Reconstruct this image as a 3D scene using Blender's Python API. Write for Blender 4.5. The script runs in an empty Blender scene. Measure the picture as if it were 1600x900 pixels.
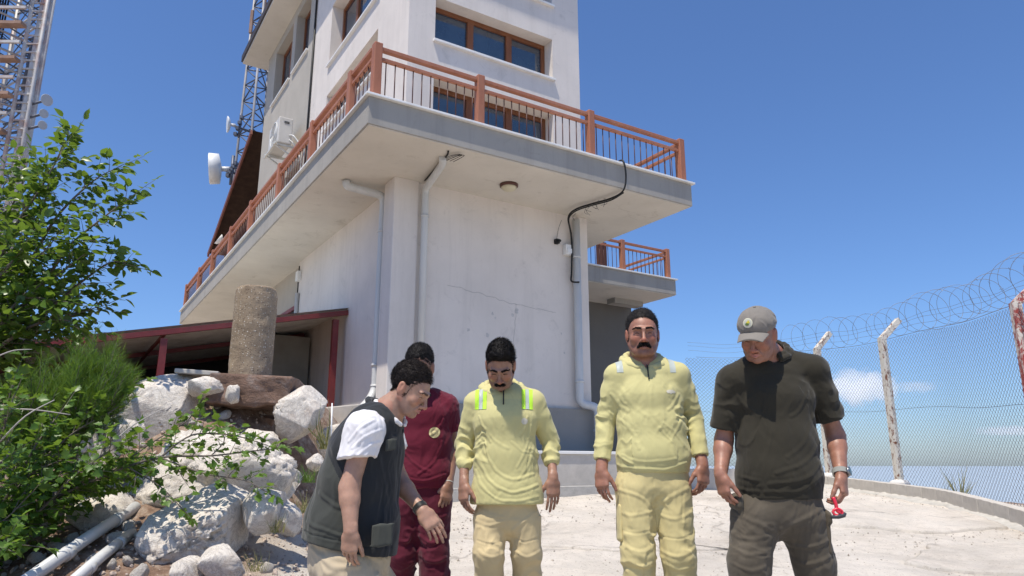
import bpy, bmesh, math, random
import numpy as np
from mathutils import Vector, Matrix, noise as mnoise

# ------------------------------------------------------------------ camera, world, sun, exposure
scene = bpy.context.scene
C = scene.collection
F_PX, PITCH, CAM_Z = 1129.4, math.radians(13.8), 1.6
cam_d = bpy.data.cameras.new('camera')
cam_d.sensor_width = 36.0
cam_d.lens = 36.0 * F_PX / 1600.0
cam_d.clip_start = 0.05
cam_d.clip_end = 2.0e6
cam = bpy.data.objects.new('camera', cam_d)
C.objects.link(cam)
cam.location = (0, 0, CAM_Z)
cam.rotation_euler = (math.radians(90) + PITCH, 0, 0)
scene.camera = cam

SUN_EL, SUN_AZ = math.radians(69.0), math.radians(211.0)   # azimuth clockwise from +Y
world = bpy.data.worlds.new('World')
scene.world = world
world.use_nodes = True
wn = world.node_tree
wn.nodes.clear()
w_out = wn.nodes.new('ShaderNodeOutputWorld')
w_bg = wn.nodes.new('ShaderNodeBackground')
w_sky = wn.nodes.new('ShaderNodeTexSky')
w_sky.sky_type = 'NISHITA'
w_sky.sun_disc = False
w_sky.sun_elevation = SUN_EL
w_sky.sun_rotation = SUN_AZ
w_sky.altitude = 0
w_sky.air_density = 1.0
w_sky.dust_density = 0.65
w_sky.ozone_density = 10.0
w_bg.inputs['Strength'].default_value = 0.128
w_tint = wn.nodes.new('ShaderNodeMix')
w_tint.data_type = 'RGBA'; w_tint.blend_type = 'MULTIPLY'
w_tint.inputs[0].default_value = 1.0
w_tint.inputs[7].default_value = (1.0, 1.05, 1.15, 1)
wn.links.new(w_sky.outputs[0], w_tint.inputs[6])
wn.links.new(w_tint.outputs[2], w_bg.inputs[0])
wn.links.new(w_bg.outputs[0], w_out.inputs[0])

sun_d = bpy.data.lights.new('sun', 'SUN')
sun_d.energy = 4.8
sun_d.angle = math.radians(0.53)
sun_d.color = (1.0, 0.93, 0.82)
sun = bpy.data.objects.new('sun', sun_d)
C.objects.link(sun)
sdir = Vector((math.sin(SUN_AZ) * math.cos(SUN_EL), math.cos(SUN_AZ) * math.cos(SUN_EL), math.sin(SUN_EL)))
sun.rotation_euler = sdir.to_track_quat('Z', 'Y').to_euler()
sun.location = sdir * 50

scene.view_settings.view_transform = 'Standard'
scene.view_settings.look = 'None'
scene.view_settings.exposure = 0.15
scene.view_settings.gamma = 1.0
scene.view_settings.use_curve_mapping = False
scene.render.engine = 'CYCLES'
scene.cycles.use_denoising = True
scene.cycles.max_bounces = 24
scene.cycles.diffuse_bounces = 4
scene.cycles.glossy_bounces = 3
scene.cycles.transparent_max_bounces = 12
scene.cycles.volume_bounces = 24
scene.cycles.use_adaptive_sampling = True
scene.cycles.adaptive_threshold = 0.015

# ------------------------------------------------------------------ measuring helpers
_fw = np.array([0, math.cos(PITCH), math.sin(PITCH)]); _up = np.array([0, -math.sin(PITCH), math.cos(PITCH)])
_rt = np.array([1.0, 0, 0]); CAM = np.array([0, 0, CAM_Z])
def P(x, y, Y):
    """world point at forward distance Y that was measured at (x, y) in the photograph"""
    r = _fw + _rt * (x - 800) / F_PX + _up * (450 - y) / F_PX
    return CAM + r * Y / r[1]
def unit(v):
    v = np.asarray(v, float)
    return v / (np.linalg.norm(v) + 1e-12)

# ------------------------------------------------------------------ materials
def new_mat(name):
    m = bpy.data.materials.new(name)
    m.use_nodes = True
    nt = m.node_tree
    b = nt.nodes['Principled BSDF']
    return m, nt, b
def lin(c): return (c[0], c[1], c[2], 1.0)
def N(nt, kind, **kw):
    n = nt.nodes.new(kind)
    for k, v in kw.items():
        if k in n.inputs: n.inputs[k].default_value = v
        else: setattr(n, k, v)
    return n
def coords(nt, scale=(1, 1, 1), space='Object', rot=(0, 0, 0)):
    tc = N(nt, 'ShaderNodeTexCoord')
    mp = N(nt, 'ShaderNodeMapping')
    mp.inputs['Scale'].default_value = scale
    mp.inputs['Rotation'].default_value = rot
    nt.links.new(tc.outputs[space], mp.inputs[0])
    return mp.outputs[0]
def noise_n(nt, vec, scale, detail=6, rough=0.6, dist=0.0):
    n = N(nt, 'ShaderNodeTexNoise')
    n.inputs['Scale'].default_value = scale
    n.inputs['Detail'].default_value = detail
    n.inputs['Roughness'].default_value = rough
    n.inputs['Distortion'].default_value = dist
    nt.links.new(vec, n.inputs['Vector'])
    return n.outputs['Fac']
def ramp(nt, fac, stops, interp='LINEAR'):
    r = N(nt, 'ShaderNodeValToRGB')
    r.color_ramp.interpolation = interp
    els = r.color_ramp.elements
    while len(els) < len(stops): els.new(0.5)
    for e, (p, c) in zip(els, stops):
        e.position = p
        e.color = lin(c) if not isinstance(c, (int, float)) else (c, c, c, 1)
    nt.links.new(fac, r.inputs[0])
    return r.outputs[0]
def mix(nt, a, b, fac, mode='MIX'):
    m = N(nt, 'ShaderNodeMix', data_type='RGBA', blend_type=mode)
    for inp, v in ((m.inputs[0], fac), (m.inputs[6], a), (m.inputs[7], b)):
        if hasattr(v, 'links') or hasattr(v, 'is_linked'): nt.links.new(v, inp)
        elif isinstance(v, (int, float)): inp.default_value = v
        else: inp.default_value = lin(v)
    return m.outputs[2]
def bump(nt, b, height, strength=0.3, dist=0.01):
    bp = N(nt, 'ShaderNodeBump')
    bp.inputs['Strength'].default_value = strength
    bp.inputs['Distance'].default_value = dist
    nt.links.new(height, bp.inputs['Height'])
    old = b.inputs['Normal'].links
    if old: nt.links.new(old[0].from_socket, bp.inputs['Normal'])
    nt.links.new(bp.outputs[0], b.inputs['Normal'])

def surf(name, base, rough=0.8, var=0.12, vscale=3.0, fine=60.0, fine_b=0.2, fine_d=0.003,
         stain=None, stain_scale=1.2, stain_amt=0.5, stretch=(1, 1, 1), metal=0.0, spec=0.3, mid_b=0.0):
    """general weathered surface: two noise scales of colour, stains, fine bump"""
    m, nt, b = new_mat(name)
    v = coords(nt, stretch)
    lo = tuple(c * (1 - var) for c in base); hi = tuple(min(1, c * (1 + var)) for c in base)
    n1 = noise_n(nt, v, vscale, 8, 0.65)
    col = ramp(nt, n1, [(0.3, lo), (0.7, hi)])
    if stain is not None:
        n2 = noise_n(nt, v, stain_scale, 10, 0.72, 0.6)
        f = ramp(nt, n2, [(0.48, 0.0), (0.68, stain_amt)])
        col = mix(nt, col, stain, f)
    nt.links.new(col, b.inputs['Base Color'])
    b.inputs['Roughness'].default_value = rough
    b.inputs['Metallic'].default_value = metal
    b.inputs['Specular IOR Level'].default_value = spec
    if mid_b: bump(nt, b, n1, mid_b, 0.02)
    if fine_b:
        n3 = noise_n(nt, v, fine, 5, 0.7)
        bump(nt, b, n3, fine_b, fine_d)
    return m

M = {}
def plaster(name, base, stain, streak_amt=0.35, blot=0.35):
    m, nt, b = new_mat(name)
    v = coords(nt)
    vs = coords(nt, (2.2, 2.2, 0.16))
    n1 = noise_n(nt, v, 0.9, 8, 0.6)
    col = ramp(nt, n1, [(0.3, tuple(c * 0.9 for c in base)), (0.7, tuple(min(1, c * 1.06) for c in base))])
    st = ramp(nt, noise_n(nt, vs, 1.6, 9, 0.7, 0.3), [(0.5, 0.0), (0.75, streak_amt)])
    col = mix(nt, col, stain, st)
    bl = ramp(nt, noise_n(nt, v, 2.6, 12, 0.78, 0.8), [(0.56, 0.0), (0.72, blot)])
    col = mix(nt, col, tuple(c * 0.75 for c in stain), bl)
    sp = ramp(nt, noise_n(nt, v, 26, 6, 0.6), [(0.66, 0.0), (0.74, 0.35)])
    col = mix(nt, col, stain, sp)
    nt.links.new(col, b.inputs['Base Color'])
    b.inputs['Roughness'].default_value = 0.9
    b.inputs['Specular IOR Level'].default_value = 0.2
    bump(nt, b, noise_n(nt, v, 5, 8, 0.7), 0.25, 0.012)
    bump(nt, b, noise_n(nt, v, 90, 4, 0.6), 0.3, 0.003)
    return m
M['wall'] = plaster('white_plaster', (0.72, 0.66, 0.60), (0.47, 0.43, 0.385), 0.36, 0.4)
M['wallgrey'] = plaster('grey_plaster', (0.44, 0.405, 0.35), (0.33, 0.305, 0.265), 0.3, 0.2)
M['fascia'] = plaster('grey_concrete_fascia', (0.37, 0.345, 0.305), (0.22, 0.205, 0.185), 0.5, 0.3)
M['soffit'] = plaster('cream_soffit', (0.63, 0.59, 0.52), (0.43, 0.37, 0.29), 0.2, 0.55)
M['plinth'] = plaster('grey_plinth', (0.30, 0.28, 0.25), (0.22, 0.205, 0.18), 0.3, 0.3)
M['darkwall'] = plaster('dark_grey_wall', (0.17, 0.158, 0.14), (0.13, 0.12, 0.11), 0.3, 0.2)
M['coping'] = surf('white_marble_coping', (0.80, 0.79, 0.76), 0.45, 0.06, 4, stain=(0.5, 0.48, 0.44), stain_amt=0.4)
M['rail'] = surf('terracotta_painted_wood', (0.36, 0.145, 0.085), 0.55, 0.14, 7, 120, 0.25, stain=(0.46, 0.23, 0.15), stain_amt=0.6, stretch=(1, 1, 0.3))
M['baluster'] = surf('dark_baluster_metal', (0.10, 0.045, 0.035), 0.5, 0.2)
M['winframe'] = surf('brown_window_frame', (0.20, 0.075, 0.032), 0.45, 0.2, 6, stretch=(1, 1, 0.2))
M['pvc'] = surf('pale_grey_pvc', (0.58, 0.58, 0.56), 0.42, 0.07, 2.2, 80, 0.05, stain=(0.40, 0.40, 0.39), stain_amt=0.45, stretch=(3, 3, 0.4), spec=0.5)
M['roofbrown'] = surf('brown_roof', (0.17, 0.062, 0.042), 0.6, 0.2, 5)
M['roofdark'] = surf('dark_roof_edge', (0.06, 0.05, 0.05), 0.6, 0.2, 5)
M['redpaint'] = surf('dark_red_paint', (0.19, 0.028, 0.028), 0.45, 0.2, 6, stain=(0.12, 0.05, 0.04), stain_amt=0.5, spec=0.5)
M['galv'] = surf('galvanised_sheet', (0.62, 0.61, 0.56), 0.5, 0.15, 3, metal=0.15, stain=(0.22, 0.2, 0.18), stain_amt=0.5)
M['black'] = surf('black_cable', (0.015, 0.015, 0.015), 0.5, 0.1)
M['whiteplastic'] = surf('white_plastic', (0.76, 0.76, 0.74), 0.4, 0.05, spec=0.5)
M['mast'] = surf('weathered_mast_steel', (0.52, 0.50, 0.48), 0.55, 0.2, 2, stain=(0.36, 0.16, 0.11), stain_scale=0.9, stain_amt=0.8, metal=0.1)
M['acgrey'] = surf('aged_casing', (0.58, 0.56, 0.52), 0.5, 0.08, 4, stain=(0.40, 0.37, 0.32), stain_amt=0.4)
M['mastleg'] = surf('grey_mast_leg', (0.30, 0.29, 0.29), 0.55, 0.25, 2, metal=0.1)
M['mastdark'] = surf('dark_mast_steel', (0.11, 0.12, 0.15), 0.5, 0.3, 2, metal=0.3)
M['mastrust'] = surf('rusty_mast_brace', (0.30, 0.19, 0.14), 0.7, 0.3, 2)
M['kerb'] = surf('concrete_block', (0.50, 0.465, 0.415), 0.9, 0.1, 6, 90, 0.5, 0.004, stain=(0.30, 0.29, 0.27), stain_amt=0.5)
M['mortar'] = surf('rough_mortar', (0.46, 0.44, 0.40), 0.95, 0.15, 9, 50, 0.6, 0.01, mid_b=0.5)
M['wire'] = surf('galvanised_wire', (0.20, 0.20, 0.21), 0.5, 0.1, metal=0.3)
M['gravelbrown'] = surf('reddish_soil', (0.27, 0.17, 0.12), 0.95, 0.35, 14, 60, 1.0, 0.02, stain=(0.45, 0.38, 0.30), stain_scale=8, stain_amt=0.8, mid_b=0.8)
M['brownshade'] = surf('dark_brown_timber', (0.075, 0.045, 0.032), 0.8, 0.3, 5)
M['dishgrey'] = surf('grey_dish', (0.45, 0.45, 0.45), 0.5, 0.1)
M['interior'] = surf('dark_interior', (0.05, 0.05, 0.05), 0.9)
M['skirting'] = surf('terrace_tile', (0.40, 0.36, 0.32), 0.6, 0.1)

def glass_mat():
    m, nt, b = new_mat('window_glass')
    v = coords(nt, (1, 1, 1))
    nt.links.new(ramp(nt, noise_n(nt, v, 0.9, 3), [(0.3, (0.015, 0.03, 0.05)), (0.7, (0.05, 0.08, 0.11))]), b.inputs['Base Color'])
    b.inputs['Roughness'].default_value = 0.06
    b.inputs['Specular IOR Level'].default_value = 0.9
    b.inputs['IOR'].default_value = 1.7
    bump(nt, b, noise_n(nt, v, 1.3, 2), 0.12, 0.02)
    return m
M['glass'] = glass_mat()

def post_mat():
    m, nt, b = new_mat('peeling_white_paint_on_rust')
    v = coords(nt, (1, 1, 0.5))
    n = noise_n(nt, v, 14, 10, 0.75, 0.4)
    rust = ramp(nt, noise_n(nt, v, 40, 6), [(0.3, (0.10, 0.035, 0.02)), (0.7, (0.26, 0.11, 0.06))])
    f = ramp(nt, n, [(0.42, 0.0), (0.48, 1.0)])
    nt.links.new(mix(nt, rust, (0.62, 0.59, 0.52), f), b.inputs['Base Color'])
    b.inputs['Roughness'].default_value = 0.8
    bump(nt, b, n, 0.6, 0.004)
    return m
M['post'] = post_mat()
def redpost_mat():
    m, nt, b = new_mat('flaking_red_post_paint')
    v = coords(nt, (1, 1, 0.5))
    n = noise_n(nt, v, 12, 10, 0.75, 0.4)
    f = ramp(nt, n, [(0.47, 0.0), (0.55, 1.0)])
    nt.links.new(mix(nt, (0.30, 0.05, 0.04), (0.62, 0.57, 0.50), f), b.inputs['Base Color'])
    b.inputs['Roughness'].default_value = 0.75
    bump(nt, b, n, 0.6, 0.004)
    return m
M['redpost'] = redpost_mat()

def rock_mat():
    m, nt, b = new_mat('white_limestone')
    v = coords(nt)
    n1 = noise_n(nt, v, 2.2, 12, 0.7, 0.5)
    col = ramp(nt, n1, [(0.30, (0.56, 0.50, 0.43)), (0.44, (0.73, 0.67, 0.59)), (0.68, (0.82, 0.77, 0.70))])
    cr = ramp(nt, noise_n(nt, v, 6.5, 12, 0.78, 1.6), [(0.455, 0.0), (0.487, 0.65), (0.512, 0.0)])
    col = mix(nt, col, (0.26, 0.22, 0.19), cr)
    rd = ramp(nt, noise_n(nt, v, 1.7, 8, 0.7), [(0.56, 0.0), (0.70, 0.55)])
    col = mix(nt, col, (0.48, 0.35, 0.26), rd)
    nt.links.new(col, b.inputs['Base Color'])
    b.inputs['Roughness'].default_value = 0.85
    b.inputs['Specular IOR Level'].default_value = 0.25
    bump(nt, b, noise_n(nt, v, 5, 14, 0.76, 1.0), 0.8, 0.05)
    bump(nt, b, noise_n(nt, v, 45, 6, 0.7), 0.5, 0.008)
    return m
M['rock'] = rock_mat()
M['rockbrown'] = surf('brown_stained_stone', (0.20, 0.125, 0.09), 0.9, 0.35, 6, 50, 1.0, 0.015, stain=(0.34, 0.29, 0.26), stain_scale=5, stain_amt=0.7, mid_b=0.9)
def aggregate_mat():
    m, nt, b = new_mat('exposed_aggregate_concrete')
    v = coords(nt)
    base = ramp(nt, noise_n(nt, v, 3, 8, 0.7), [(0.3, (0.20, 0.145, 0.095)), (0.7, (0.36, 0.28, 0.19))])
    vo = N(nt, 'ShaderNodeTexVoronoi'); vo.inputs['Scale'].default_value = 55
    nt.links.new(v, vo.inputs['Vector'])
    sp = ramp(nt, vo.outputs['Distance'], [(0.18, 1.0), (0.34, 0.0)])
    vo2 = N(nt, 'ShaderNodeTexVoronoi'); vo2.inputs['Scale'].default_value = 55
    nt.links.new(v, vo2.inputs['Vector'])
    pc = ramp(nt, vo2.outputs['Color'], [(0.35, (0.13, 0.09, 0.06)), (0.6, (0.34, 0.27, 0.2)), (0.85, (0.72, 0.68, 0.6))])
    nt.links.new(mix(nt, base, pc, sp), b.inputs['Base Color'])
    b.inputs['Roughness'].default_value = 0.9
    bump(nt, b, sp, 0.5, 0.006)
    bump(nt, b, noise_n(nt, v, 30, 8, 0.7), 0.6, 0.01)
    return m
M['aggregate'] = aggregate_mat()

def ground_mat():
    m, nt, b = new_mat('pale_cracked_concrete_ground')
    v = coords(nt)
    n1 = noise_n(nt, v, 0.8, 12, 0.68, 0.3)
    col = ramp(nt, n1, [(0.3, (0.52, 0.465, 0.395)), (0.5, (0.67, 0.61, 0.53)), (0.7, (0.75, 0.69, 0.61))])
    pat = ramp(nt, noise_n(nt, v, 0.55, 6, 0.6, 1.5), [(0.50, 0.0), (0.53, 0.22)])
    col = mix(nt, col, (0.48, 0.455, 0.41), pat)
    deb = ramp(nt, noise_n(nt, v, 17, 12, 0.8), [(0.56, 0.0), (0.66, 0.7)])
    col = mix(nt, col, (0.33, 0.28, 0.22), deb)
    deb2 = ramp(nt, noise_n(nt, v, 60, 5, 0.65), [(0.61, 0.0), (0.67, 0.8)])
    col = mix(nt, col, (0.20, 0.16, 0.13), deb2)
    sm = ramp(nt, noise_n(nt, v, 3.2, 10, 0.7, 0.8), [(0.50, 0.0), (0.66, 0.35)])
    col = mix(nt, col, (0.40, 0.36, 0.31), sm)
    # fine cracks
    vo = N(nt, 'ShaderNodeTexVoronoi', feature='DISTANCE_TO_EDGE'); vo.inputs['Scale'].default_value = 0.28
    nv = N(nt, 'ShaderNodeTexNoise'); nv.inputs['Scale'].default_value = 2.0; nv.inputs['Detail'].default_value = 8
    nt.links.new(v, nv.inputs['Vector'])
    ad = N(nt, 'ShaderNodeVectorMath', operation='MULTIPLY_ADD')
    nt.links.new(nv.outputs['Color'], ad.inputs[0]); ad.inputs[1].default_value = (0.9, 0.9, 0.9)
    nt.links.new(v, ad.inputs[2]); nt.links.new(ad.outputs[0], vo.inputs['Vector'])
    ck = ramp(nt, vo.outputs['Distance'], [(0.0, 0.5), (0.008, 0.0)])
    col = mix(nt, col, (0.22, 0.19, 0.16), ck)
    nt.links.new(col, b.inputs['Base Color'])
    b.inputs['Roughness'].default_value = 0.95
    b.inputs['Specular IOR Level'].default_value = 0.15
    bump(nt, b, noise_n(nt, v, 6, 12, 0.78), 0.9, 0.05)
    bump(nt, b, noise_n(nt, v, 45, 6, 0.7), 0.6, 0.01)
    return m
M['ground'] = ground_mat()
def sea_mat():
    m, nt, b = new_mat('haze_pale_sea')
    b.inputs['Base Color'].default_value = (0.42, 0.45, 0.46, 1)  # haze over the far water put into its pale colour
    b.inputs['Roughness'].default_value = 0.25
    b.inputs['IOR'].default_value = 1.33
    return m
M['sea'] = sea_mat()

def leaf_mat(name, c1, c2, trans=0.35, rough=0.4):
    m = bpy.data.materials.new(name); m.use_nodes = True
    nt = m.node_tree; nt.nodes.clear()
    out = N(nt, 'ShaderNodeOutputMaterial')
    b = N(nt, 'ShaderNodeBsdfPrincipled')
    tr = N(nt, 'ShaderNodeBsdfTranslucent')
    ms = N(nt, 'ShaderNodeMixShader')
    at = N(nt, 'ShaderNodeAttribute', attribute_name='leafvar')
    col = mix(nt, c1, c2, at.outputs['Fac'])
    nt.links.new(col, b.inputs['Base Color'])
    g = mix(nt, col, (0.30, 0.42, 0.03), 0.45)
    nt.links.new(g, tr.inputs['Color'])
    b.inputs['Roughness'].default_value = rough
    b.inputs['Specular IOR Level'].default_value = 0.5
    ms.inputs[0].default_value = trans
    nt.links.new(b.outputs[0], ms.inputs[1]); nt.links.new(tr.outputs[0], ms.inputs[2])
    nt.links.new(ms.outputs[0], out.inputs[0])
    return m
M['leaf'] = leaf_mat('broad_leaf', (0.045, 0.105, 0.018), (0.13, 0.23, 0.04), 0.42, 0.35)
M['leaf2'] = leaf_mat('bright_bush_leaf', (0.05, 0.12, 0.018), (0.15, 0.27, 0.045), 0.42)
M['needle'] = leaf_mat('conifer_needle', (0.05, 0.13, 0.02), (0.17, 0.29, 0.04), 0.4, 0.6)
M['grassy'] = leaf_mat('dry_grass', (0.20, 0.20, 0.08), (0.42, 0.36, 0.18), 0.3, 0.8)
M['bark'] = surf('grey_bark', (0.17, 0.145, 0.12), 0.9, 0.3, 12, 60, 0.9, 0.01, stretch=(1, 1, 0.3), mid_b=0.6)
M['bush_dead'] = surf('dead_twig', (0.42, 0.39, 0.35), 0.9, 0.2, 8)

# ------------------------------------------------------------------ object helpers
def setp(o, label=None, cat=None, group=None, kind=None):
    if label: o['label'] = label
    if cat: o['category'] = cat
    if group: o['group'] = group
    if kind: o['kind'] = kind
    return o
def empty(name, loc, label=None, cat=None, group=None, rotz=0.0):
    o = bpy.data.objects.new(name, None)
    o.empty_display_size = 0.2
    C.objects.link(o)
    o.location = loc
    o.rotation_euler = (0, 0, rotz)
    return setp(o, label, cat, group)
def link_mesh(name, me, mats, parent=None, loc=None, smooth=False):
    if not isinstance(mats, (list, tuple)): mats = [mats]
    for m in mats: me.materials.append(m)
    o = bpy.data.objects.new(name, me)
    C.objects.link(o)
    if parent is not None: o.parent = parent
    if loc is not None: o.location = loc
    if smooth: me.polygons.foreach_set('use_smooth', [True] * len(me.polygons))
    return o
def from_bm(name, bm, mats, parent=None, loc=None, smooth=False):
    me = bpy.data.meshes.new(name)
    bm.normal_update()
    bm.to_mesh(me); bm.free()
    return link_mesh(name, me, mats, parent, loc, smooth)
def mesh_np(name, V, Q, mats, parent=None, loc=None, smooth=True, matidx=None):
    me = bpy.data.meshes.new(name)
    V = np.asarray(V, np.float32); Q = np.asarray(Q, np.int32)
    k = Q.shape[1]
    me.vertices.add(len(V)); me.vertices.foreach_set('co', V.ravel())
    me.loops.add(Q.size); me.loops.foreach_set('vertex_index', Q.ravel())
    me.polygons.add(len(Q))
    me.polygons.foreach_set('loop_start', np.arange(0, Q.size, k, dtype=np.int32))
    me.polygons.foreach_set('use_smooth', np.full(len(Q), smooth))
    if matidx is not None: me.polygons.foreach_set('material_index', np.asarray(matidx, np.int32))
    me.update(calc_edges=True)
    return link_mesh(name, me, mats, parent, loc)
def box(bm, x0, x1, y0, y1, z0, z1, bev=0.0):
    r = bmesh.ops.create_cube(bm, size=1.0)
    for v in r['verts']:
        v.co = Vector(((x0 + x1) / 2 + v.co.x * (x1 - x0), (y0 + y1) / 2 + v.co.y * (y1 - y0), (z0 + z1) / 2 + v.co.z * (z1 - z0)))
    if bev:
        es = list({e for v in r['verts'] for e in v.link_edges})
        bmesh.ops.bevel(bm, geom=es, offset=bev, segments=2, affect='EDGES', profile=0.5)
    return r['verts']
def boxm(x0, x1, y0, y1, z0, z1, bev=0.0):
    bm = bmesh.new(); box(bm, x0, x1, y0, y1, z0, z1, bev); return bm
def beam(bm, a, b, w, h, up=(0, 0, 1)):
    """rectangular bar from a to b"""
    a = np.asarray(a, float); b = np.asarray(b, float)
    d = unit(b - a); u = np.asarray(up, float)
    s = np.cross(d, u)
    if np.linalg.norm(s) < 1e-4: s = np.cross(d, (1, 0, 0))
    s = unit(s); t = np.cross(s, d)
    vs = []
    for p in (a, b):
        for i, j in ((-1, -1), (1, -1), (1, 1), (-1, 1)):
            vs.append(bm.verts.new(Vector(p + s * i * w / 2 + t * j * h / 2)))
    for f in ((3, 2, 1, 0), (4, 5, 6, 7), (0, 1, 5, 4), (1, 2, 6, 5), (2, 3, 7, 6), (3, 0, 4, 7)):
        bm.faces.new([vs[i] for i in f])
def tube(bm, pts, rad, seg=8, caps=True):
    pts = [np.asarray(p, float) for p in pts]
    n = len(pts)
    if not hasattr(rad, '__len__'): rad = [rad] * n
    rings = []
    prev = None
    for i, p in enumerate(pts):
        d = unit((pts[min(i + 1, n - 1)] - pts[max(i - 1, 0)]))
        if prev is None:
            s = np.cross(d, (0, 0, 1.0))
            if np.linalg.norm(s) < 0.05: s = np.cross(d, (1.0, 0, 0))
        else: s = prev - d * (prev @ d)
        s = unit(s); prev = s; t = np.cross(d, s)
        rings.append([bm.verts.new(Vector(p + rad[i] * (math.cos(2 * math.pi * k / seg) * s + math.sin(2 * math.pi * k / seg) * t))) for k in range(seg)])
    for i in range(n - 1):
        for k in range(seg):
            f = bm.faces.new((rings[i][k], rings[i + 1][k], rings[i + 1][(k + 1) % seg], rings[i][(k + 1) % seg]))
            f.smooth = True
    if caps and seg > 2:
        bm.faces.new(rings[0]); bm.faces.new(rings[-1][::-1])
def cyl(bm, a, b, r, seg=10): tube(bm, [a, b], [r, r], seg)
def smooth_curve(pts, n=6):
    pts = [np.asarray(p, float) for p in pts]
    out = []
    for i in range(len(pts) - 1):
        p0 = pts[max(i - 1, 0)]; p1 = pts[i]; p2 = pts[i + 1]; p3 = pts[min(i + 2, len(pts) - 1)]
        for k in range(n):
            t = k / n
            out.append(0.5 * ((2 * p1) + (-p0 + p2) * t + (2 * p0 - 5 * p1 + 4 * p2 - p3) * t * t + (-p0 + 3 * p1 - 3 * p2 + p3) * t ** 3))
    out.append(pts[-1])
    return out
# vectorised value noise
_rs = np.random.RandomState(7)
_perm = _rs.permutation(4096)
_vals = _rs.uniform(-1, 1, 4096).astype(np.float32)
def vnoise(p):
    p = np.asarray(p, np.float32)
    i = np.floor(p).astype(np.int64); f = p - i
    f = f * f * (3 - 2 * f)
    def h(x, y, z): return _vals[_perm[(_perm[(_perm[x & 4095] + y) & 4095] + z) & 4095]]
    r = 0
    for dx in (0, 1):
        wx = f[:, 0] if dx else 1 - f[:, 0]
        for dy in (0, 1):
            wy = f[:, 1] if dy else 1 - f[:, 1]
            for dz in (0, 1):
                wz = f[:, 2] if dz else 1 - f[:, 2]
                r = r + wx * wy * wz * h(i[:, 0] + dx, i[:, 1] + dy, i[:, 2] + dz)
    return r
def fbm(p, octaves=4, gain=0.5, lac=2.03):
    p = np.asarray(p, np.float32); a = 1.0; r = 0; s = 0
    for o in range(octaves):
        r = r + a * vnoise(p + 17.3 * o); s += a
        p = p * lac; a *= gain
    return r / s

# ------------------------------------------------------------------ terrain
def sstep(a, b, x):
    t = np.clip((np.asarray(x, float) - a) / (b - a), 0, 1)
    return t * t * (3 - 2 * t)
def terr(x, y, detail=True):
    x = np.asarray(x, float); y = np.asarray(y, float)
    z = 0.70 + 0.08 * (np.minimum(y, 10.5) - 3.9) + 0.045 * np.clip(y - 10.5, 0, 12) - 0.035 * (np.clip(x, -6, 9) - 1)
    # raised terrace on the left, with a steep bank in front of it
    ex = sstep(-1.35, -2.5, x + 0.10 * np.sin(y * 2.1))
    ey = sstep(4.6, 7.9, y + 0.25 * np.sin(x * 1.7))
    t = ex * ey
    z = z * (1 - t) + 2.36 * t
    z = z - 0.5 * sstep(-2.8, -4.5, x) * sstep(6.2, 3.5, y)          # the near left corner drops away
    lim = 7.45 - 0.42 * np.clip(y - 12, 0, 40)
    d = np.maximum.reduce([x - np.where(y > -50, lim, 99), y - 27.0, -x - 26.0, -14 - y])
    d = np.maximum(d, 0)
    z = z - 0.55 * d * sstep(0, 3, d)
    z = np.maximum(z, -640.0)
    if detail:
        p = np.stack([x.ravel(), y.ravel(), np.zeros(x.size)], 1)
        near = (np.hypot(x, y) < 40).ravel()
        n = np.zeros(x.size)
        n[near] = fbm(p[near] * 1.1, 4) * 0.05 + fbm(p[near] * 6, 3) * 0.012
        n = n.reshape(x.shape)
        bank = t * (1 - t) * 4
        n = n * (1 + 3.0 * bank)
        n = n + 0.05 * sstep(0, 4, d) * d * (fbm(p * 0.13, 4).reshape(x.shape))
        z = z + n
    return z
def tz(x, y): return float(terr(np.array([x]), np.array([y]))[0])

def axis(lo, fine0, fine1, hi, step, grow=1.16):
    a = list(np.arange(fine0, fine1 + 1e-6, step))
    s = step
    while a[-1] < hi: s *= grow; a.append(a[-1] + s)
    s = step; b = []
    x = fine0
    while x > lo: s *= grow; x -= s; b.append(x)
    return np.array(b[::-1] + a)
def build_ground():
    xs = axis(-2500, -8, 8.5, 2500, 0.07); ys = axis(-2500, 1.5, 16, 2500, 0.07)
    X, Y = np.meshgrid(xs, ys, indexing='ij')
    Z = terr(X, Y)
    nx, ny = X.shape
    V = np.stack([X.ravel(), Y.ravel(), Z.ravel()], 1)
    i = np.arange(nx * ny).reshape(nx, ny)
    Q = np.stack([i[:-1, :-1].ravel(), i[1:, :-1].ravel(), i[1:, 1:].ravel(), i[:-1, 1:].ravel()], 1)
    o = mesh_np('ground', V, Q, M['ground'])
    at = o.data.attributes.new('soil', 'FLOAT', 'POINT')
    n = fbm(V * 1.3, 4)
    soil = sstep(-1.55, -1.95, V[:, 0] + 0.5 * n) * sstep(15.5, 13.0, V[:, 1])
    d = np.maximum(V[:, 0] - (7.25 - 0.42 * np.clip(V[:, 1] - 12, 0, 40)), V[:, 1] - 22)
    soil = np.maximum(soil, sstep(0, 0.5, d))
    at.data.foreach_set('value', soil.astype(np.float32))
    setp(o, kind='structure')
    return o
nt = M['ground'].node_tree
b_ = nt.nodes['Principled BSDF']
_src = b_.inputs['Base Color'].links[0].from_socket
_at = N(nt, 'ShaderNodeAttribute', attribute_name='soil')
_v = coords(nt)
_soil = ramp(nt, noise_n(nt, _v, 9, 12, 0.75), [(0.3, (0.13, 0.08, 0.055)), (0.48, (0.27, 0.18, 0.13)), (0.6, (0.40, 0.31, 0.24)), (0.72, (0.60, 0.55, 0.50))])
nt.links.new(mix(nt, _src, _soil, _at.outputs['Fac']), b_.inputs['Base Color'])
build_ground()
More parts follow.
